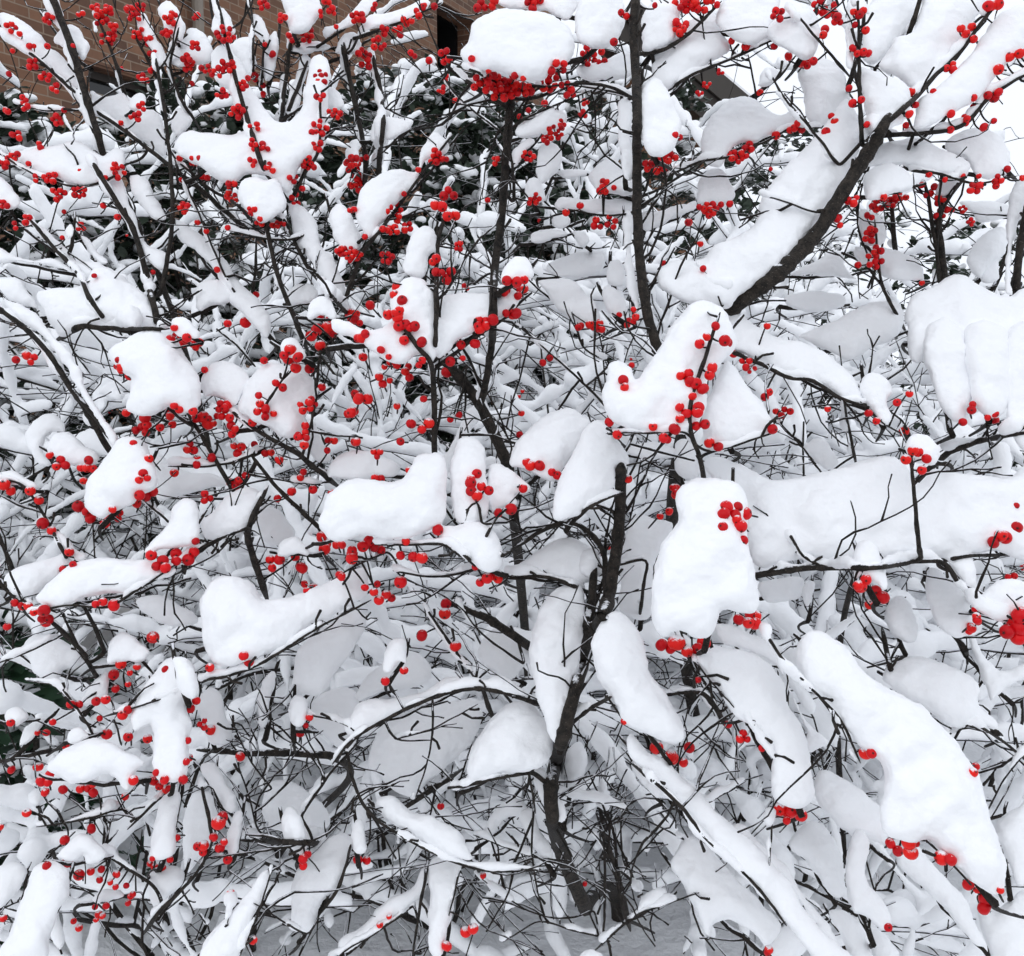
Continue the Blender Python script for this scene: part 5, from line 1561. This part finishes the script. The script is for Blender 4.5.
BACK = [
    # base x, y, height, spread, stems, lean, snow width scale, berries, label
    (-0.62, 1.62, 1.00, .75, 11, (0.0, -.22), 1.05, 18, "snow-crusted bare shrub filling the gaps low on the left"),
    (0.10, 2.00, 1.00, .80, 11, (-.1, -.22), 1.0, 8, "snow-crusted bare shrub behind the central trunk"),
    (0.52, 1.75, 1.05, .80, 12, (.05, -.2), 1.1, 10, "snow-crusted bare shrub behind the huge slab at right"),
    (-0.15, 1.75, 0.70, 1.0, 9, (-.1, -.15), 0.6, 4, "low twiggy shrub under the long arching twig, lower centre"),
    (0.95, 1.95, 1.25, .75, 9, (-.1, -.1), 1.2, 8, "snow-crusted shrub at the right edge behind the drooping heap"),
    (-1.05, 2.00, 1.35, .70, 8, (.05, -.12), 0.9, 26, "snowy twiggy shrub at the left edge before the evergreen hedge"),
    (-0.35, 2.30, 1.65, .60, 12, (0, -.1), 1.1, 22, "snowy thicket shrub behind the W-shaped heap"),
    (0.30, 2.40, 1.65, .62, 14, (0, -.1), 1.1, 22, "snowy thicket shrub behind the tall straight stem"),
    (0.85, 2.70, 1.60, .60, 11, (0, -.1), 1.4, 10, "snowy thicket shrub behind the thick diagonal limb"),
    (1.50, 2.90, 1.55, .60, 10, (-.1, 0), 1.4, 6, "snowy thicket shrub far right under the white sky"),
    (-0.95, 2.80, 1.95, .50, 14, (0, 0), 1.15, 14, "far snowy shrub beside the brick wall, left"),
    (0.05, 3.00, 2.05, .50, 14, (0, 0), 1.25, 14, "far snowy shrub below the dark doorway"),
    (-1.55, 2.60, 1.75, .50, 12, (0.05, 0), 1.1, 10, "far snowy shrub at the left edge in front of the brick wall"),
    (0.65, 3.30, 2.05, .50, 13, (0, 0), 1.4, 4, "far snowy shrub in front of the dark-eaved house"),
]
GROUP_B = "snow-crusted shrubs standing behind the berry shrubs"
for bi_, (bx, by, h, spd, nst, lean, ws, nbr, label) in enumerate(BACK):
    rnd = random.Random(500 + bi_)
    root = empty("snowy_shrub", Vector((bx, by, 0)), label, "shrub", GROUP_B)
    tw, sn, stems = MB(), MB(), []
    grow(rnd, root.location, h, spd, nst, 1.0, lean, tw, sn, ws, prox_mid, stems, npb=12, thin=bi_ in (3, 5, 6, 10))
    for s in stems:
        part("stem", s, M_BARK, root)
    o = part("twig_mass", tw, M_TWIG, root, kind='stuff')
    if sn.f:
        me = remeshed(sn, 0.0040 if by < 2.2 else 0.0052, 5, "snow_coat", root.location, 0.5, 0.003, 0.0)
        s_ = link("snow_coat", me, M_SNOW, root); s_['kind'] = 'stuff'
        s_.location = (0, 0, 0)
    # far berry bunches: too small to split
    tv = [v for v in tw.v]
    for _ in range(nbr):
        if not tv: break
        p = rnd.choice(tv)
        if p.z < 0.5: continue
        mb = MB()
        for _ in range(rnd.choice((1, 2, 3, 4, 5))):
            c = p + Vector((rnd.gauss(0, .006), rnd.gauss(-.006, .005), rnd.gauss(-.003, .006)))
            mb.blob(c, .0042, .0042, .0042)
        part("berry_cluster", mb, M_BERRY, root)
print("back shrubs", time.time() - T0)

for sh in SHRUBS:
    if sh in TWIGS:
        o = part("twig_mass", TWIGS[sh], M_TWIG, ROOT[sh], kind='stuff')
    if SNOWTUBE[sh].f:
        me = remeshed(SNOWTUBE[sh], 0.0022, 3, "snow_coat", ROOT[sh].location, 0.5, 0.004, 0.0012)
        s_ = link("snow_coat", me, M_SNOW, ROOT[sh]); s_['kind'] = 'stuff'
        s_.location = (0, 0, 0)
print("coats", time.time() - T0)

# ------------------------------------------------------------------ snow-laden evergreen bushes in front of the house
def evergreen(bx, by, w, h, seed, label, leafmat, ncl=230):
    rnd = random.Random(seed)
    root = empty("evergreen_bush", Vector((bx, by, 0)), label, "bush", "evergreen bushes in front of the brick house")
    lv, sn, tr = MB(), MB(), MB()
    for i in range(6):
        a = rnd.uniform(0, 6.28)
        tip = root.location + Vector((math.cos(a) * w * .4, math.sin(a) * w * .3, h * rnd.uniform(.6, .9)))
        tr.tube(bezier(root.location, root.location + Vector((0, 0, h * .4)), tip - Vector((0, 0, h * .2)), tip, 8), [0.014 - 0.0012 * k for k in range(9)], 6)
    for _ in range(ncl):
        a, e = rnd.uniform(0, 6.283), rnd.random()
        zz = h * (0.12 + 0.88 * e)
        rr = w * .5 * math.sqrt(max(0.05, 1 - max(0, (e - .45) / .6) ** 2)) * rnd.uniform(.3, 1.05)
        c = root.location + Vector((math.cos(a) * rr, math.sin(a) * rr * .8, zz))
        out = Vector((math.cos(a), math.sin(a) * .8, rnd.uniform(-.1, .5))).normalized()
        for _ in range(12):
            d = (out + Vector((rnd.gauss(0, .7), rnd.gauss(0, .7), rnd.gauss(-.1, .5)))).normalized()
            p = c + Vector((rnd.gauss(0, .02), rnd.gauss(0, .02), rnd.gauss(0, .015)))
            L, wd = rnd.uniform(.035, .065), rnd.uniform(.010, .018)
            s = d.cross(Vector((rnd.gauss(0, .4), rnd.gauss(0, .4), 1))).normalized()
            nn = s.cross(d).normalized()
            b = len(lv.v)
            lv.v += [p, p + d * L * .35 + s * wd, p + d * L * .75 + s * wd * .75, p + d * L - nn * .004, p + d * L * .75 - s * wd * .75, p + d * L * .35 - s * wd, p + d * L * .5 - nn * .004]
            lv.f += [(b, b + 1, b + 6), (b + 1, b + 2, b + 6), (b + 2, b + 3, b + 6), (b + 3, b + 4, b + 6), (b + 4, b + 5, b + 6), (b + 5, b, b + 6)]
        if rnd.random() < .55:
            k = rnd.uniform(.6, 1.35)
            for _ in range(3):
                q = c + out * .015 + Vector((rnd.gauss(0, .022), rnd.gauss(0, .022), .012 + rnd.gauss(0, .006)))
                sn.blob(q, .026 * k * rnd.uniform(.6, 1.2), .026 * k * rnd.uniform(.6, 1.2), .016 * k * rnd.uniform(.7, 1.3))
    part("trunk", tr, M_BARK, root)
    o = part("foliage", lv, leafmat, root, kind='stuff')
    me = remeshed(sn, 0.006, 2, "snow_coat", root.location)
    s_ = link("snow_coat", me, M_SNOW, root); s_['kind'] = 'stuff'; s_.location = (0, 0, 0)

EV = [
    (-1.85, 3.35, 1.3, 1.90, "snow-dusted evergreen bush at the left edge under the brick wall"),
    (-1.05, 3.60, 1.3, 1.98, "snow-dusted evergreen bush below the dark window"),
    (-0.30, 3.90, 1.3, 2.12, "snow-dusted evergreen bush below the right part of the brick wall"),
    (0.50, 4.5, 1.3, 2.25, "snow-dusted evergreen bush at the corner of the dark doorway"),
    (0.05, 4.15, 1.1, 2.0, "snow-dusted evergreen bush right below the dark doorway"),
    (1.35, 4.9, 1.3, 2.15, "snow-dusted evergreen bush in front of the dark-eaved house"),
    (2.3, 4.6, 1.3, 1.65, "low snow-dusted evergreen bush far right"),
]
for i, (x, y, w, h, label) in enumerate(EV):
    evergreen(x, y, w, h, 900 + i, label, M_LEAF, (1350 if i < 3 else 900) if i < 5 else 400)
evergreen(-1.0, 1.72, .55, .62, 950, "small dark green bush low down at the left edge", M_LEAF2, 90)
print("done", time.time() - T0, "objects", len(bpy.data.objects))
